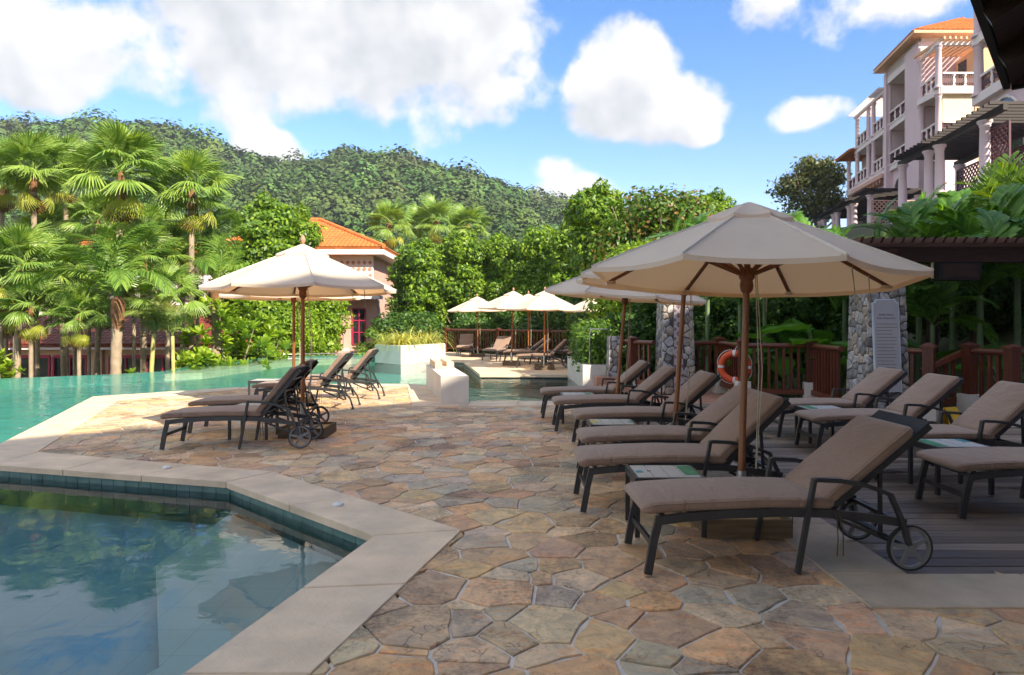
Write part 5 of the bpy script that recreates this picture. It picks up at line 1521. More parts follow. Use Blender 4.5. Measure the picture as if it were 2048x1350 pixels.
    block(47.4, 54.1, .05, -8, 20.0, 20.5, 'trim', 'cornice'); block(47.6, 53.9, -.1, -8, 20.5, 21.5, 'trim', 'attic_wall')
    lt = MB()
    for k in range(30):
        y = 47.8 + .2 * k; lt.beam(P(y, .0, 20.55), P(y + .35, .0, 21.45), .04, .05); lt.beam(P(y + .35, .0, 20.55), P(y, .0, 21.45), .04, .05)
    stuff(lt.build('attic_lattice', M['trim'], t))
    c = [P(54.6, .75, 21.45), P(46.8, .75, 21.45), P(46.8, -9.5, 21.45), P(54.6, -9.5, 21.45)]; ap = P(50.6, -4.3, 23.9)
    rf = empty('roof'); rf.parent = t
    for i in range(4): tile_roof((c[i], c[(i + 1) % 4], ap), M['orange'], rf, 'roof_tiles', .35, .07)
    MB().hexa([v - Vector((0, 0, .22)) for v in reversed(c)], [v - Vector((0, 0, .02)) for v in reversed(c)]).build('soffit', M['peach'], rf)
    # low hip roof at the far end
    c = [P(65.2, .6, 16.75), P(60.9, .6, 16.75), P(60.9, -6, 16.75), P(65.2, -6, 16.75)]
    for i in range(4): tile_roof((c[i], c[(i + 1) % 4], P(63, -3, 18.0)), M['orange'], rf, 'roof_tiles', .35, .07)
    # white roof pergolas
    sm = MB().box((0, 0, 0), (3.2, .10, .16)).mesh('pergola_slat', M['trim'])
    for k in range(22): obj('pergola_slat', sm, t, P(54.1 + .34 * k, -1.0, L3 + .12))
    block(54, 61.3, .1, -.1, L3 - .2, L3 + .03, 'trim', 'pergola_beam'); block(44.7, 47.6, .1, -.1, L3 - .2, L3 + .03, 'trim', 'pergola_beam')
    # camera-facing side of the third bay
    YF = 44.8
    FXc = FX(YF)
    def Q(x, y, z): return Vector((x, y, z)) - O
    for z in (L1, L2): MB().box2(Q(FXc + .013, YF - .235, z - .40), Q(31.6, YF + 2.4, z - .012)).build('floor_slab', M['trim'], t)
    MB().box2(Q(FXc + .01, YF - .12, L3 - .2), Q(31.6, YF + .12, L3 + .02)).build('pergola_beam', M['trim'], t)
    balustrade(Q(FXc + .25, YF, 0), Q(31.2, YF, 0), L2, 3); balustrade(Q(FXc + .25, YF, 0), Q(31.2, YF, 0), L1, 2)
    rfm = MB().box((0, 0, 0), (.12, 3.4, .18)).mesh('pergola_rafter', M['peach'])
    for k in range(10): obj('pergola_rafter', rfm, t, Q(FXc + .1 + .36 * k, YF + 1.2, L3 + .12))
    MB().box2(Q(FXc + .3, YF + .06, L1 + .95), Q(31, YF + .1, L2 - .42)).build('blind', M['blind'], t)
    # nearest bay, set forward
    DX = lambda y: 25.1 + .17 * (y - 37)
    block(28, 37, -.25, -8, 6, 13.3, 'lilac', 'lower_wall', DX); block(26, 37, -2.6, -8, 13.3, 23, 'cream', 'core_wall', DX)
    MB().box2(Q(25.4, 36.6, 6), Q(32, 37.0, 13.3)).build('side_wall', M['lilac'], t)
    for z in (L1, L2, 19.95):
        block(26, 37.1, .12, -2.7, z - .42, z, 'trim', 'floor_slab', DX)
    for z in (L1, L2):
        for y in (36.7, 32.8, 29): column(P(y, -.05, z, DX), 2.78, .24)
        for a, b in ((36.4, 33.1), (32.5, 29.3)): balustrade(P(b, -.05, 0, DX), P(a, -.05, 0, DX), z, 2)
    # arches in the plinth storeys
    def arch(yc, w, zb, h, base, o_):
        m = MB(); pts = [(-w / 2, zb), (w / 2, zb)] + [(w / 2 * math.cos(R(a)), zb + h - w / 2 + w / 2 * math.sin(R(a))) for a in range(0, 181, 15)]
        m.add([P(yc + x, o_, z, base) for x, z in pts], [tuple(range(len(pts)))]); m.build('arch_opening', M['glass'], t)
        tr = MB(); tr.tube([P(yc + w / 2 * math.cos(R(a)), o_ + .01, zb + h - w / 2 + w / 2 * math.sin(R(a)), base) for a in range(0, 181, 15)], .09, 6); tr.build('arch_trim', M['trim'], t)
    arch(34.6, 3.4, 9.6, 3.2, DX, -.20); arch(30.6, 3.0, 9.6, 3.2, DX, -.20); arch(52, 2.0, 9.8, 2.6, FX, -.30); arch(56.2, 2.2, 9.8, 2.6, FX, -.30); arch(59.6, 2.0, 9.8, 2.6, FX, -.30); arch(46.4, 2.0, 9.8, 2.6, FX, -.30)
    # garden terraces with columned pergolas
    def lattice(a, b, z0, z1, mat='maroon'):
        m = MB(); d = b - a; L = d.length; d /= L; h = z1 - z0; st = .30; k = -h
        while k < L:
            for sg in (1, -1):
                x0, x1 = (k, k + h) if sg > 0 else (k + h, k); za, zb_ = z0, z1
                lo, hi = max(0, min(x0, x1)), min(L, max(x0, x1))
                if hi <= lo: continue
                f = lambda x: za + (x - x0) / (x1 - x0) * (zb_ - za)
                m.beam(a + d * lo + Vector((0, 0, f(lo) - O.z)), a + d * hi + Vector((0, 0, f(hi) - O.z)), .035, .06)
            k += st
        for z in (z0, z1): m.beam(a + Vector((0, 0, z - O.z)), b + Vector((0, 0, z - O.z)), .06, .08)
        for p in (a, b): m.beam(p + Vector((0, 0, z0 - O.z)), p + Vector((0, 0, z1 - O.z)), .06, .08)
        stuff(m.build('lattice', M[mat], t))
    F1 = lambda y: 23.7 + .184 * (y - 45); F2 = lambda y: 20.6 + .15 * (y - 36)
    for base, ya, yb, zc, zb, cols, w in ((F1, 44.6, 58, 10.05, 7.15, (45.2, 48.6, 49.6, 52.6, 53.5, 56.4, 57.4), 3.2), (F2, 26.5, 36.4, 9.95, 7.1, (36, 33.0, 31.9, 28.0), 3.0)):
        block(ya, yb, .10, -.10, zc - .25, zc, 'blackwood', 'beam', base); block(ya, yb, -w + .1, -w - .1, zc - .25, zc, 'blackwood', 'beam', base)
        s_ = MB().box((0, 0, 0), (w + .9, .10, .12)).mesh('pergola_slat', M['blackwood']); n = int((yb - ya) / .42)
        for k in range(n): obj('pergola_slat', s_, t, P(ya + .42 * k + .2, -w / 2 + .1, zc + .07, base))
        for y in cols: column(P(y, 0, zb, base), zc - .25 - zb, .21); 
        for y in cols[::2]: column(P(y, -w, zb, base), zc - .25 - zb, .21)
        block(ya - .3, yb + .3, .35, -8, zb - 3.4, zb - .02, 'trim', 'terrace_wall', base)
        block(ya - .2, yb + .2, .52, .15, zb - .35, zb - .08, 'greentile', 'ledge_tile', base)
        lattice(P(cols[0] + (.4 if base is F1 else -.4), -w + .3, O.z, base), P(cols[2], -w + .3, O.z, base), zb, zb + 2.2)
        lattice(P(cols[2], -w + .2, O.z, base), P(cols[-1], -w + .2, O.z, base), zb, zb + 2.1)
    lattice(P(45.0, .0, O.z, F1), P(45.0, -2.9, O.z, F1), 7.15, 9.4, 'pinkwall'); lattice(P(28.2, -.2, O.z, F2), P(26.6, -.2, O.z, F2), 7.15, 9.3)
    block(26, 64, -.4, -3.2, 5.2, 7.12, 'coping', 'garden_floor', lambda y: 26 + .17 * (y - 45))
    tag(t, 'lilac and white hotel with columned balconies stepping up the slope at right', 'hotel')
hotel()
# ------------------------------------------------------------------ broadleaf trees
def leaf_cloud(name, blobs, n, size, mat, seed, up=.35, elong=1.9, shell=.62, mats=None, frac=0.0):
    """n leaf faces spread through lumpy clumps; blobs = (x, y, z, rx, ry, rz)"""
    rg = np.random.default_rng(seed); B = np.array(blobs, float); w = (B[:, 3] * B[:, 4] * B[:, 5]) ** (2 / 3); w /= w.sum()
    i = rg.choice(len(B), n, p=w); d = rg.normal(size=(n, 3)); d /= np.linalg.norm(d, axis=1, keepdims=True)
    rr = shell + (1.06 - shell) * rg.random(n) ** .6
    lump = 1 + .16 * np.sin(d[:, 0] * 7 + i) * np.sin(d[:, 1] * 6 + 2 * i) + .12 * np.sin(d[:, 2] * 9 + 3 * i)
    c = B[i, :3] + d * B[i, 3:] * (rr * lump)[:, None]
    nr = d + np.array([0, 0, up]) + rg.normal(size=(n, 3)) * .55; nr /= np.linalg.norm(nr, axis=1, keepdims=True)
    a = np.cross(nr, rg.normal(size=(n, 3))); a /= np.linalg.norm(a, axis=1, keepdims=True); b = np.cross(nr, a)
    s = (size * rg.uniform(.6, 1.25, n))[:, None]
    q = np.stack([c - a * s, c - a * s * .1 + b * s / elong - nr * s * .12, c + a * s, c - a * s * .1 - b * s / elong - nr * s * .12], 1).reshape(-1, 3)
    me = np_mesh(name, q, np.arange(n * 4).reshape(-1, 4), mat)
    if mats:
        me.materials.append(mats); me.polygons.foreach_set('material_index', (rg.random(n) < frac).astype(np.int32))
    return me
def crown_blobs(seed, w, h, n, zc, flat=.5):
    rg = random.Random(seed); out = []
    for k in range(n):
        a = rg.uniform(0, 6.28); q = math.sqrt(rg.random()) * .72; zz = rg.uniform(-.5, .5)
        k2 = math.sqrt(max(.1, 1 - (2 * zz) ** 2 * .7))
        r = rg.uniform(.12, .26) * min(w, h)
        if k % 4 == 0: zz = rg.uniform(.35, .62); q *= .75; r = rg.uniform(.08, .15) * min(w, h)
        out.append((math.cos(a) * q * w / 2 * k2, math.sin(a) * q * w / 2 * k2, zc + zz * h * .82, r, r, r * rg.uniform(.7, 1.0)))
    return out
def trunk_mesh(h, r, seed, zc, w, n=7, mat='bark'):
    rg = random.Random(seed); mb = MB(); pts = [Vector((0, 0, -.3))]
    for k in range(1, 6): pts.append(Vector((rg.uniform(-.1, .1) * k * .5, rg.uniform(-.1, .1) * k * .5, h * k / 5)))
    mb.tube(pts, [r * (1 - .11 * k) for k in range(6)], 8)
    for k in range(n):
        a = rg.uniform(0, 6.28); s = pts[rg.choice((2, 3, 4))]; e = Vector((math.cos(a) * w * .33, math.sin(a) * w * .33, zc + rg.uniform(-.2, .4) * w))
        m = s.lerp(e, .5) + Vector((0, 0, -.1 * w)); mb.tube([s, m, e], [r * .5, r * .32, r * .08], 6)
    return mb.mesh('trunk', M[mat])
TREES = {}
def tree_kind(key, w, h, base, nblob, nleaf, size, mat, seed, mats=None, frac=0.0, shell=.62, elong=1.9):
    zc = base + h / 2
    TREES[key] = (trunk_mesh(base + h * .35, .035 * (w + h) * .5, seed, zc, w), leaf_cloud('crown', crown_blobs(seed, w, h, nblob, zc), nleaf, size, M[mat], seed, mats=M[mats] if mats else None, frac=frac, shell=shell, elong=elong))
def tree(key, x, y, z, s, rz, label, group='garden trees', sz=1.0, name='broadleaf_tree', cat='tree'):
    t = empty(name, (x, y, z), R(rz)); t.scale = (s, s, s * sz)
    obj('trunk', TREES[key][0], t); stuff(obj('crown', TREES[key][1], t)); tag(t, label, cat, group); return t
tree_kind('a', 4.4, 6.4, 1.8, 52, 24000, .115, 'leaf_bright', 1)
tree_kind('b', 4.8, 5.6, 1.6, 52, 24000, .115, 'leaf_bright', 2)
tree_kind('c', 3.4, 7.2, 1.4, 50, 22000, .112, 'leaf_bright', 3, 'leaf_mid', .4)
tree_kind('d', 7.0, 5.6, 2.6, 60, 22000, .125, 'leaf_mid', 4, 'leaf_rust', .22, .5)
tree_kind('e', 9.5, 7.5, 2.6, 44, 7500, .24, 'leaf_olive', 5, None, 0, .3)
tree_kind('f', 4.0, 3.6, .8, 34, 13000, .115, 'leaf_dark', 6, 'leaf_mid', .2)
tree_kind('g', 2.0, 1.9, .15, 14, 3800, .075, 'leaf_mid', 7, 'leaf_bright', .3)
def put_tree(key, px, Y, z0, s, rz, label, **kw):
    X = (px - 1024) * Y / FPX
    if z0 is None: z0 = float(ground_h(X, Y)) - .1
    return tree(key, X, Y, z0, s, rz, label, **kw)
# left of and in front of the house
put_tree('c', 533, 33.5, -2.2, 1.12, 10, 'tall bright leafy tree left of the orange roof with a pointed top')
put_tree('c', 574, 34.8, -2.2, 1.10, 100, 'narrow leafy tree whose top crosses the left end of the orange roof')
put_tree('b', 628, 35.2, -2.3, .82, 40, 'leafy tree in front of the pink house balcony')
put_tree('b', 590, 33.0, -2.6, .62, 200, 'dark trunked leafy tree hanging over the garden wall behind the left umbrella')
put_tree('b', 486, 37.0, -2.4, 1.05, 170, 'leafy tree between the fan palms and the orange roof')
# hedge of trees behind the far terrace
row = [('c', 815, 39.0, .84), ('c', 838, 38.0, .94), ('b', 872, 40, .92), ('c', 918, 38.5, 1.0), ('a', 962, 39.5, .82), ('c', 1003, 38.5, .98), ('b', 1042, 38, .90), ('c', 1088, 37, 1.0), ('b', 1120, 36.0, .9), ('c', 1160, 34.0, 1.02)]
nth = ['first', 'second', 'third', 'fourth', 'fifth', 'sixth', 'seventh', 'eighth', 'ninth', 'tenth']
for k, (kd, px, Y, s) in enumerate(row):
    put_tree(kd, px, Y, -2.1, s, 37 * k, 'bright green tree in the leafy wall behind the far terrace, %s from the house' % nth[k], group='leafy wall of trees behind the far terrace')
low = [(800, 34.5, .75), (850, 36.0, .75), (930, 35.5, .75), (1010, 34.0, .75), (1085, 31.5, .8), (1150, 29.5, .85), (1205, 27.5, .8)]
for k, (px, Y, s) in enumerate(low):
    put_tree('f', px, Y, -1.5, s, 61 * k, 'dark green bush at the foot of the leafy wall, %s from the planter' % nth[k], group='dark bushes behind the far railing', name='bush', cat='bush')
# right of the pool
put_tree('c', 1190, 28.0, -.9, .92, 15, 'bright leafy tree left of the large umbrella, with spiky shoots')
put_tree('d', 1330, 26.0, -1.1, .88, 60, 'wide tree with rusty young leaves above the large umbrella')
put_tree('a', 1252, 27.0, -1.4, .82, 115, 'leafy tree between the spiky tree and the rusty leaved tree')
put_tree('c', 1420, 30.0, .2, .80, 20, 'dark leafy tree right of the rusty leaved tree')
put_tree('b', 1275, 21.0, -1.6, .72, 80, 'leafy tree behind the tiled stone pillar')
put_tree('e', 1632, 68.0, 8.0, .92, 0, 'sparse olive tree against the sky left of the hotel')
put_tree('f', 1545, 46.0, 3.6, 1.0, 30, 'dark bush on the slope left of the hotel terraces', name='bush', cat='bush')
put_tree('f', 1610, 48.0, 4.2, .85, 90, 'dark bush below the sparse olive tree', name='bush', cat='bush')
put_tree('f', 1480, 38.0, 2.6, 1.1, 150, 'dark bush behind the top of the largest umbrella', name='bush', cat='bush')
# dark undergrowth behind the right railings
ug = [(1245, 17.5, -.6, .50), (1300, 18.5, -.6, .6), (1405, 17.5, -.7, .6), (1490, 18.2, -.7, .65), (1560, 19, -.5, .7), (1650, 18.4, -.2, .65), (1740, 17.5, .4, .6), (1850, 16.8, .7, .55), (1950, 16.4, .8, .55), (2040, 15.8, .9, .55), (1700, 20, 1.4, .5), (1850, 20, 2.2, .5), (2010, 19.5, 3.0, .6), (1580, 22, .6, .8), (1460, 23, .2, .8)]
words = ['beside the low stone wall', 'left of the tiled pillar', 'right of the tiled pillar', 'behind the lifebuoy', 'behind the lifebuoy railing corner', 'left of the rules sign', 'behind the rules sign', 'under the loudspeaker', 'behind the stair rail', 'at the right photo edge', 'high on the bank above the sign', 'high on the bank above the loudspeaker', 'high on the bank at the right edge', 'on the bank above the lifebuoy', 'on the bank between the pillars']
for (px, Y, z, s), wd in zip(ug, words):
    put_tree('f', px, Y, z, s, px, 'dark shady bush ' + wd, group='shady undergrowth behind the railings', name='bush', cat='bush')
# leafy hedge in the pool planter
hm = leaf_cloud('foliage', [(x, y, z, .3, .5, .34) for x in (-.15, .2) for y in (-1.1, -.4, .4, 1.1) for z in (.15, .5, .78)], 7000, .055, M['leaf_mid'], 21)
h = empty('hedge', (1.98, 17.1, .42)); stuff(obj('foliage', hm, h)); st = MB()
for k in range(4): MB().tube([(0, -1.1 + .7 * k, -.1), (.05, -1.1 + .7 * k, .7)], .02, 6).build('stem', M['bark'], h)
tag(h, 'clipped leafy hedge in the pale planter beside the pool', 'hedge')
# low shrub heads behind the far pool rail
def shrub(px, Y, z, s, lab): put_tree('g', px, Y, z, s, px, lab, group='small shrubs beyond the infinity edge', name='shrub', cat='shrub')

# ------------------------------------------------------------------ palms
def fan_frond(seed, mat, pet=.85, rad=.80, span=250, nseg=32, droop=.35):
    rg = random.Random(seed); mb = MB(); v = []; f = []
    tip = Vector((pet, 0, 0)); mb.tube([(0, 0, 0), (pet * .5, 0, .05), tip], [.022, .016, .012], 5)
    for k in range(nseg):
        a = R(-span / 2 + span * (k + .5) / nseg); da = R(span / nseg) * .5; r = rad * (.86 + .14 * math.cos(a)) * rg.uniform(.93, 1.05)
        fold = .03
        pts = []
        for q, wdt, dz in ((.04, .9, 0), (.55, 1.0, 0), (.80, .62, .25), (1.0, .08, 1.0)):
            rr = r * q; d = droop * rad * (q ** 2.2) * .55 * (1 + .5 * rg.random() * (q > .7)); z = -d - .10 * rad * (abs(math.sin(a)) ** 1.5) * q
            c = Vector((math.cos(a), math.sin(a), 0)); p = Vector((-math.sin(a), math.cos(a), 0)); hw = max(.006, rr * math.tan(da) * wdt if q < .6 else r * .55 * math.tan(da) * wdt)
            b = tip + c * rr + Vector((0, 0, z))
            pts.append((b - p * hw + Vector((0, 0, -fold * hw * 10 * (q > .1))), b + Vector((0, 0, fold * .3)), b + p * hw + Vector((0, 0, -fold * hw * 10 * (q > .1)))))
        vs = [x for t3 in pts for x in t3]
        mb.add(vs, [(3 * i + j, 3 * i + 3 + j, 3 * i + 4 + j, 3 * i + 1 + j) for i in range(3) for j in range(2)], False)
    return mb.mesh('frond', M[mat])
FAN = [fan_frond(1, 'palm_fan'), fan_frond(2, 'palm_fan', .95, .85, 230, 32, .55), fan_frond(3, 'palm_fan', .70, .74, 270, 34, .25), fan_frond(13, 'palm_fan', .9, .78, 200, 26, .8), fan_frond(14, 'palm_fan', .6, .8, 220, 30, .15)]
FANY = [fan_frond(4, 'palm_yellow', .95, .62, 150, 18, .8), fan_frond(5, 'palm_yellow', .85, .58, 130, 16, 1.0)]
FAND = fan_frond(6, 'palm_dry', .7, .6, 120, 12, 1.2)
def feather_frond(seed, mat, L=2.2, nl=30, ll=.55, e0=55, e1=-50, wid=.028, vdrop=.45, sweep=35, vee=20, stemcol=None):
    rg = random.Random(seed); mb = MB(); N = 24; pts = [Vector((0, 0, 0))]; ang = []
    for i in range(N):
        t = i / N; a = R(e0 + (e1 - e0) * t ** 1.15); pts.append(pts[-1] + Vector((math.cos(a), 0, math.sin(a))) * L / N); ang.append(a)
    ang.append(ang[-1])
    mb.tube(pts[::3] + [pts[-1]] if N % 3 else pts[::3], [.020 * (1 - .85 * i / (N // 3)) + .003 for i in range(len(pts[::3]) + (1 if N % 3 else 0))], 5)
    for k in range(nl):
        t = .14 + .86 * k / (nl - 1); i = min(N - 1, int(t * N)); p = pts[i].lerp(pts[i + 1], t * N - i) if i < N else pts[-1]
        d = Vector((math.cos(ang[i]), 0, math.sin(ang[i]))); up = Vector((-d.z, 0, d.x)); sz = ll * (math.sin(math.pi * (.12 + .82 * t)) ** .6) * rg.uniform(.88, 1.08)
        for s in (-1, 1):
            sw = R(sweep + 18 * t + rg.uniform(-7, 7)); v = Vector((0, s, 0)) * math.cos(sw) + d * math.sin(sw) + up * math.sin(R(vee)) * (1 - t * .6)
            v.normalize(); wd = (d * math.cos(sw) - Vector((0, s, 0)) * math.sin(sw)).normalized() * wid
            q1 = p + v * sz * .45 + Vector((0, 0, -vdrop * sz * .14)); q2 = p + v * sz * .8 + Vector((0, 0, -vdrop * sz * .5)); q3 = p + v * sz * .95 + Vector((0, 0, -vdrop * sz * .85))
            mb.add([p - wd * .35, p + wd * .35, q1 - wd, q1 + wd, q2 - wd * .8, q2 + wd * .8, q3], [(0, 1, 3, 2), (2, 3, 5, 4), (4, 5, 6)], False)
    return mb.mesh('frond', M[mat])
COCO = [feather_frond(1, 'palm_feather', 2.6, 46, .62, 62, -55, .017, .7), feather_frond(2, 'palm_feather', 2.5, 46, .60, 45, -70, .017, .8), feather_frond(3, 'palm_feather', 2.4, 44, .6, 75, -20, .017, .6)]
PALE = [feather_frond(4, 'palm_pale', 1.7, 34, .42, 70, -40, .016, .7), feather_frond(5, 'palm_pale', 1.6, 34, .42, 50, -65, .016, .8)]
ARECA = [feather_frond(6, 'jungle', 1.9, 26, .55, 68, -35, .034, .35, 40, 30), feather_frond(7, 'jungle', 1.8, 26, .52, 50, -55, .034, .5, 40, 25), feather_frond(8, 'jungle', 1.7, 24, .5, 80, 5, .034, .3, 45, 30)]
BIGF = [feather_frond(9, 'palm_feather', 2.3, 22, .78, 60, -25, .027, .25, 35, 35), feather_frond(10, 'palm_feather', 2.2, 22, .74, 40, -45, .027, .3, 35, 30), feather_frond(11, 'palm_feather', 2.1, 20, .7, 75, 10, .027, .2, 40, 30)]
TRK = {}
def palm_trunk(h, r, seed, lean=(0, 0), mat='palmbark', flare=1.25):
    rg = random.Random(seed); mb = MB(); pts = []; rr = []; n = max(8, int(h / .22))
    for k in range(n + 1):
        t = k / n; b = t * t
        pts.append((lean[0] * (b - 1), lean[1] * (b - 1), -h + h * t)); rr.append(r * (flare - (flare - .92) * min(1, t * 3)) * (1.0 + (.05 if k % 2 else -.03)))
    mb.tube(pts, rr, 10)
    return mb.mesh('trunk', M[mat])
def palm(px, py, Y, base, s, label, fronds, nfr, tilts, r=.14, lean=(0, 0), yellow=0, dry=0, seed=0, name='fan_palm', group='fan palms beyond the infinity edge', trunk='palmbark', fibre=True, ymesh=None):
    """crown centre at photo position (px, py), depth Y"""
    rg = random.Random(seed + px); p = AT(px, py, Y); h = p.z - base
    t = empty(name, (p.x - lean[0], p.y - lean[1], base))
    c = Vector((lean[0], lean[1], h))
    obj('trunk', palm_trunk(h, r * s, seed, lean, trunk), t, c)
    if fibre: MB().lathe([(r * s * .9, -.8 * s), (r * s * 1.25, -.4 * s), (r * s * 1.15, -.05), (r * s * .5, .12)], n=10).build('crown_shaft', M['palmfibre'], t, c)
    k = 0
    for i in range(nfr):
        q = i / nfr; el = tilts[0] + (tilts[1] - tilts[0]) * q + rg.uniform(-9, 9)
        o = obj('frond', fronds[i % len(fronds)], t, c + Vector((0, 0, rg.uniform(-.05, .1)))); az = i * 137.5 + rg.uniform(-14, 14)
        o.rotation_euler = (Matrix.Rotation(R(az), 3, 'Z') @ Matrix.Rotation(R(-el), 3, 'Y') @ Matrix.Rotation(R(rg.uniform(-25, 25)), 3, 'X')).to_euler(); o.scale = (s * rg.uniform(.9, 1.1),) * 3
    for i in range(yellow):
        o = obj('frond', (ymesh or FANY)[i % 2], t, c + Vector((0, 0, -.1))); az = rg.uniform(150, 390)
        o.rotation_euler = (Matrix.Rotation(R(az), 3, 'Z') @ Matrix.Rotation(R(rg.uniform(35, 70)), 3, 'Y')).to_euler(); o.scale = (s,) * 3
    for i in range(dry):
        o = obj('dry_frond', FAND, t, c + Vector((0, 0, -.25))); o.rotation_euler = (Matrix.Rotation(R(rg.uniform(0, 360)), 3, 'Z') @ Matrix.Rotation(R(rg.uniform(70, 85)), 3, 'Y')).to_euler(); o.scale = (s,) * 3
    tag(t, label, 'palm', group)
    return t
FP = [(68, 345, 27, 1.12, (0, 0), 'tall fan palm with a wide crown near the left photo edge'), (8, 350, 29, 1.1, (.3, 0), 'tall fan palm whose crown is cut by the left photo edge'),
      (132, 340, 31, 1.1, (0, 0), 'tall fan palm just left of the largest palm crown'), (243, 348, 25, 1.28, (.2, 0), 'tallest fan palm with the roundest crown and dry fronds beneath'),
      (383, 378, 27, 1.18, (0, 0), 'fan palm with a narrow crown right of the tallest palm'), (195, 445, 30, 1.12, (0, 0), 'fan palm with a lower crown left below the tallest palm'),
      (40, 535, 23, 1.05, (.1, 0), 'low fan palm in front at the left photo edge'), (365, 500, 31, 1.15, (0, 0), 'fan palm with a low crown below the narrow crown'),
      (298, 470, 33, 1.1, (0, 0), 'fan palm half hidden behind the tallest palm trunk'), (118, 545, 26, 1.0, (-.2, 0), 'fan palm with yellow hanging fronds above the magenta doors'),
      (12, 610, 25, .8, (0, 0), 'short fan palm at the left photo edge above the infinity edge'), (212, 595, 26, .78, (.5, 0), 'short fan palm with a leaning grey trunk'), (100, 470, 33, 1.1, (0, 0), 'fan palm hidden deep between the left crowns'), (150, 585, 28, .85, (0, 0), 'short fan palm with a thick rough trunk')]
for k, (px, py, Y, s, ln, lab) in enumerate(FP):
    palm(px, py, Y, -2.7, s * .92, lab, FAN, 36, (84, -28), .105, ln, 4, 8, k)
for px, py, Y, s, lab in ((778, 448, 52, 1.25, 'far fan palm just right of the orange roof'), (872, 442, 54, 1.3, 'far fan palm in the middle of the far group'), (838, 455, 57, 1.2, 'far fan palm hidden between its two neighbours'), (935, 452, 55, 1.25, 'far fan palm at the right of the far group')):
    palm(px, py, Y, -1.0, s, lab, FAN, 24, (80, -30), .14, (0, 0), 2, 3, px, group='far fan palms right of the orange roof')
g = 'feather palms beyond the infinity edge'
palm(236, 600, 22.5, -2.7, 1.2, 'coconut palm with arching feathery fronds in front of the fan palms', COCO, 15, (72, -5), .15, (.1, 0), 0, 0, 3, 'feather_palm', g)
palm(432, 565, 28, -2.7, 1.35, 'coconut palm with feathery fronds left of the first umbrella', COCO, 15, (70, -10), .14, (0, 0), 0, 0, 4, 'feather_palm', g)
palm(308, 668, 23, -2.7, .85, 'small pale feather palm with a slim trunk above the infinity edge', PALE, 14, (75, 5), .09, (.15, 0), 0, 0, 5, 'feather_palm', g, 'yellowstem', False)
palm(345, 672, 22.6, -2.7, .8, 'smallest pale feather palm, right of the other pale one', PALE, 13, (75, 5), .08, (-.05, 0), 0, 0, 6, 'feather_palm', g, 'yellowstem', False)
palm(268, 640, 24.5, -2.7, .8, 'pale feather palm behind the coconut palm trunk', PALE, 13, (75, 0), .08, (0, 0), 0, 0, 7, 'feather_palm', g, 'palmbark', False)

for k, (px, py, Y, s, kind, lab) in enumerate([(75, 640, 24.5, .75, 0, 'short feather palm between the left trunks'), (178, 655, 25.5, .7, 0, 'short feather palm behind the coconut palm'), (30, 580, 31, .9, 0, 'feather palm hidden behind the low left fan palm'), (285, 560, 30, .95, 0, 'feather palm between the coconut palm and the narrow crown'), (395, 610, 30, .85, 1, 'pale feather palm behind the large leaved shrubs')]):
    palm(px, py, Y, -2.7, s, lab, (COCO, PALE)[kind], 14, (74, -8), .1, (0, 0), 0, 0, 60 + k, 'feather_palm', 'feather palms beyond the infinity edge', 'palmbark', False)
for k, (px, py, Y, s, lab) in enumerate([(62, 612, 22.6, .72, 'short sunlit fan palm left of the coconut palm'), (158, 628, 22.8, .68, 'short sunlit fan palm touching the coconut palm fronds'), (335, 590, 24.5, .8, 'sunlit fan palm above the small pale palms'), (288, 515, 26, .95, 'sunlit fan palm right of the coconut palm crown'), (2, 560, 24, .8, 'sunlit fan palm cut by the left photo edge')]):
    palm(px, py, Y, -2.7, s, lab, FAN, 26, (84, -28), .1, (0, 0), 3, 4, 80 + k)
# shade palms behind the railings
g = 'shade palms behind the railings'
AR = [(1415, 560, 16.5, 1.0, 'shade palm right of the tiled pillar'), (1530, 585, 16.0, 1.0, 'shade palm behind the nearest umbrella pole'), (1480, 610, 15.0, .85, 'shade palm right of the lifebuoy'), (1838, 575, 13.2, .95, 'shade palm under the loudspeaker'),
      (1960, 590, 12.6, 1.0, 'shade palm with pale stem behind the stair rail'), (2035, 555, 13.5, 1.05, 'shade palm at the right photo edge behind the railing'), (1865, 650, 12.6, .75, 'small shade palm right of the rules sign'), (1690, 600, 15.5, 1.0, 'shade palm left of the rules sign'), (1600, 560, 18.0, 1.1, 'shade palm high behind the largest umbrella'), (1905, 530, 15.5, 1.0, 'shade palm behind the pergola beam'), (1355, 600, 18, .9, 'shade palm behind the tiled pillar')]
for k, (px, py, Y, s, lab) in enumerate(AR):
    p = AT(px, py, Y); palm(px, py, Y, min(p.z - 1.0, float(ground_h(p.x, Y)) - .1), s, lab, ARECA, 14, (78, -12), .06, (0, 0), 0, 0, 20 + k, 'shade_palm', g, 'greenstem', False)
g = 'broad feather palms on the bank below the hotel'
for k, (px, py, Y, s, lab) in enumerate([(1790, 540, 15.8, .42, 'broad feather palm above the left end of the pergola'), (1868, 530, 16.0, .55, 'broad feather palm with upright fronds above the pergola slats'), (1950, 505, 16.5, .62, 'broad feather palm below the near hotel column'), (2035, 475, 16, .80, 'broad feather palm at the right photo edge above the pergola'), (2015, 445, 19, .72, 'broad feather palm highest on the bank'), (1905, 500, 19, .6, 'broad feather palm half hidden below the green ledge')]):
    p = AT(px, py, Y); palm(px, py, Y, min(p.z - .8, float(ground_h(p.x, Y))), s, lab, BIGF, 13, (82, 0), .07, (0, 0), 0, 0, 40 + k, 'broad_palm', g, 'greenstem', False)

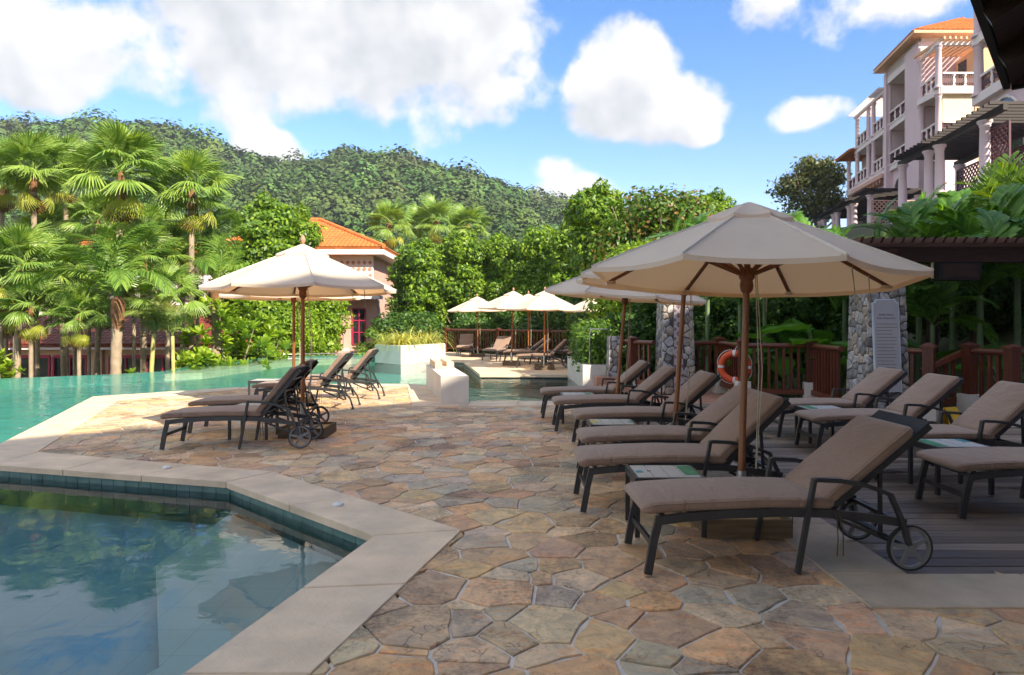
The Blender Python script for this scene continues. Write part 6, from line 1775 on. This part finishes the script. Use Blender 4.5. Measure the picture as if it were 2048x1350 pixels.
# ------------------------------------------------------------------ big-leaved plants
def paddle(L, w, seed, mat, bend=.3):
    mb = MB(); n = 8; rg = random.Random(seed); vs = []
    for i in range(n + 1):
        t = i / n; hw = w / 2 * (math.sin(math.pi * min(1, t * .93 + .06)) ** .75); z = -bend * L * t * t; x = L * t
        for j, q in enumerate((-1, -.5, 0, .5, 1)): vs.append((x - .10 * L * (abs(q) > .7) * (t < .2) , hw * q, z + abs(q) * .16 * w + .012 * math.sin(i * 2.1 + q * 3)))
    mb.add(vs, [(5 * i + j, 5 * i + j + 1, 5 * i + j + 6, 5 * i + j + 5) for i in range(n) for j in range(4)], True)
    return mb.mesh('leaf', M[mat])
M['leaf_ear'] = leaf_mat('elephant ear leaf', (.06, .20, .03), (.10, .28, .045), .35, .35)
EAR = [paddle(.75, .52, 1, 'leaf_ear', .25), paddle(.65, .46, 2, 'leaf_ear', .4), paddle(.85, .5, 3, 'leaf_ear', .15)]
def ear_plant(px, Y, z, n, s, lab, seed):
    rg = random.Random(seed); X = (px - 1024) * Y / FPX; t = empty('elephant_ear', (X, Y, z))
    for k in range(n):
        a = rg.uniform(0, 360); r = .35 * s; h = rg.uniform(.6, 1.15) * s; e = Vector((math.cos(R(a)) * r, math.sin(R(a)) * r, h))
        MB().tube([(0, 0, -.3), e * .55 + Vector((0, 0, .1)), e], [.025, .018, .012], 6).build('stalk', M['greenstem'], t)
        o = obj('leaf', EAR[k % 3], t, e); o.rotation_euler = (Matrix.Rotation(R(a), 3, 'Z') @ Matrix.Rotation(R(rg.uniform(-55, 25)), 3, 'Y')).to_euler(); o.scale = (s * rg.uniform(.8, 1.2),) * 3
    tag(t, lab, 'plant', 'elephant ear plants behind the railing')
ear_plant(1605, 13.5, -.2, 10, 1.35, 'elephant ear plant with broad upright leaves behind the railing corner post', 1)
ear_plant(1665, 13.3, -.2, 10, 1.35, 'elephant ear plant with broad leaves just left of the rules sign pillar', 2)
ear_plant(1545, 13.8, -.4, 8, 1.05, 'lower elephant ear plant right of the lifebuoy', 3)
ear_plant(2020, 11.8, -.1, 8, 1.1, 'elephant ear plant at the right photo edge behind the railing', 4)
def rosette(seed, n=11, L=.30, w=.10):
    rg = random.Random(seed); mb = MB()
    for k in range(n):
        a = k * 137.5 + rg.uniform(-10, 10); el = R(70 - 62 * k / n + rg.uniform(-8, 8)); M3 = Matrix.Rotation(R(a), 3, 'Z') @ Matrix.Rotation(-el, 3, 'Y'); l = L * rg.uniform(.75, 1.1)
        vs = []
        for t, hw in ((0, .1), (.3, .6), (.65, 1.0), (.88, .75), (1.0, .12)):
            for q in (-1, 0, 1): vs.append(M3 @ Vector((l * t, w / 2 * hw * q, -.12 * l * t * t + abs(q) * .02)))
        mb.add(vs, [(3 * i + j, 3 * i + j + 1, 3 * i + j + 4, 3 * i + j + 3) for i in range(4) for j in range(2)], False)
    return mb.mesh('leaf_cluster', M['leaf_big'])
ROS = [rosette(k, 11, .30, .12) for k in range(3)]
def big_shrub(px, Y, z, w, h, n, lab, seed, s=1.0):
    rg = random.Random(seed); X = (px - 1024) * Y / FPX; t = empty('large_leaf_shrub', (X, Y, z))
    tips = []
    for k in range(n):
        a = rg.uniform(0, 6.28); q = math.sqrt(rg.random()); zz = rg.uniform(.25, 1.0); kk = math.sqrt(max(.05, 1 - ((zz - .45) / .62) ** 2))
        tips.append(Vector((math.cos(a) * q * w / 2 * kk, math.sin(a) * q * w / 2 * kk, zz * h)))
    for k in range(7):
        e = tips[k]; MB().tube([(rg.uniform(-.2, .2), 0, -.3), e * .5 + Vector((0, 0, .1)), e], [.05, .035, .015], 6).build('stem', M['bark'], t)
    for e in tips:
        o = obj('leaf_cluster', ROS[rg.randrange(3)], t, e); o.rotation_euler = (rg.uniform(-.6, .6), rg.uniform(-.6, .6), rg.uniform(0, 6.28)); o.scale = (s * rg.uniform(.8, 1.35),) * 3
    tag(t, lab, 'shrub', 'large leaved shrubs beyond the infinity edge')
big_shrub(452, 27.0, -2.6, 3.4, 4.9, 105, 'large yellow green shrub with paddle leaves left of the first umbrella', 1, 1.35)
big_shrub(508, 29.5, -2.6, 3.0, 4.3, 85, 'large leaved shrub just left of the umbrella pole', 2, 1.35)
big_shrub(395, 25.0, -2.6, 2.0, 2.7, 45, 'large leaved shrub behind the pale small palms', 3, 1.2)
big_shrub(268, 21.6, -2.6, 1.1, 2.5, 22, 'small large leaved shrub at the infinity edge below the coconut palm', 4, .9)
big_shrub(505, 31.8, -2.6, 2.6, 2.6, 45, 'low large leaved shrub behind the thin steel rail', 5, 1.2)
big_shrub(5, 21.5, -2.6, 1.2, 2.9, 26, 'large leaved shrub at the left photo edge on the infinity edge', 6, .95)
shrub(385, 24.0, -2.0, .95, 'feathery low shrub at the bend of the infinity edge')
shrub(432, 26.0, -2.4, 1.2, 'low shrub below the large leaved shrub')
shrub(240, 22.0, -2.2, .9, 'low shrub beside the coconut palm trunk')
shrub(745, 33.0, -1.4, 1.2, 'dark low shrub left of the pale planter')
# variegated grasses in the planter
def strap_mesh(seed, n=60):
    rg = random.Random(seed); mb = MB()
    for k in range(n):
        a = rg.uniform(0, 6.28); el = R(rg.uniform(35, 88)); L = rg.uniform(.5, .95); w = .016; pts = [Vector((rg.uniform(-.12, .12), rg.uniform(-.12, .12), 0))]; e = el
        d2 = Vector((math.cos(a), math.sin(a), 0)); sd = Vector((-d2.y, d2.x, 0)); vs = []
        for i in range(6):
            hw = w * (1 - i / 5.5); p = pts[-1]; vs += [p - sd * hw, p + sd * hw]; pts.append(p + (d2 * math.cos(e) + Vector((0, 0, math.sin(e)))) * L / 5); e -= R(rg.uniform(18, 34))
        mb.add(vs, [(2 * i, 2 * i + 1, 2 * i + 3, 2 * i + 2) for i in range(5)], False)
    return mb.mesh('leaf_tuft', M['strap'])
SM = [strap_mesh(1), strap_mesh(2), strap_mesh(3)]
wd = ['at the left tip', 'left of the front corner', 'at the front corner', 'behind the front corner', 'in the middle of the planter', 'at the back of the planter', 'right of the middle', 'near the right tip', 'at the right tip']
for k, (x, y) in enumerate([(-4.75, 25.7), (-4.4, 25.3), (-4.0, 25.0), (-4.2, 26.0), (-3.8, 25.9), (-4.5, 26.9), (-3.45, 26.1), (-3.2, 26.6), (-3.35, 27.4)]):
    o = obj('variegated_grass', SM[k % 3], None, (x, y, .52), k * 1.1); o.scale = (1.35 + .15 * (k % 3),) * 3
    tag(o, 'tuft of yellow striped grass ' + wd[k] + ' of the pool planter' * (0 if 'planter' in wd[k] else 1), 'plant', 'variegated grass tufts in the planter')
# ------------------------------------------------------------------ humid air over the valley
def haze():
    m = bpy.data.materials.new('humid air'); m.use_nodes = True; nt = m.node_tree; nt.nodes.clear()
    v = nt.nodes.new('ShaderNodeVolumePrincipled'); v.inputs['Color'].default_value = (.72, .84, 1.0, 1); v.inputs['Density'].default_value = .00028; v.inputs['Anisotropy'].default_value = .0
    o = nt.nodes.new('ShaderNodeOutputMaterial'); nt.links.new(v.outputs[0], o.inputs['Volume'])
    stuff(MB().box2((-2600, -700, -8), (2600, 3100, 135)).build('haze', m))
haze()
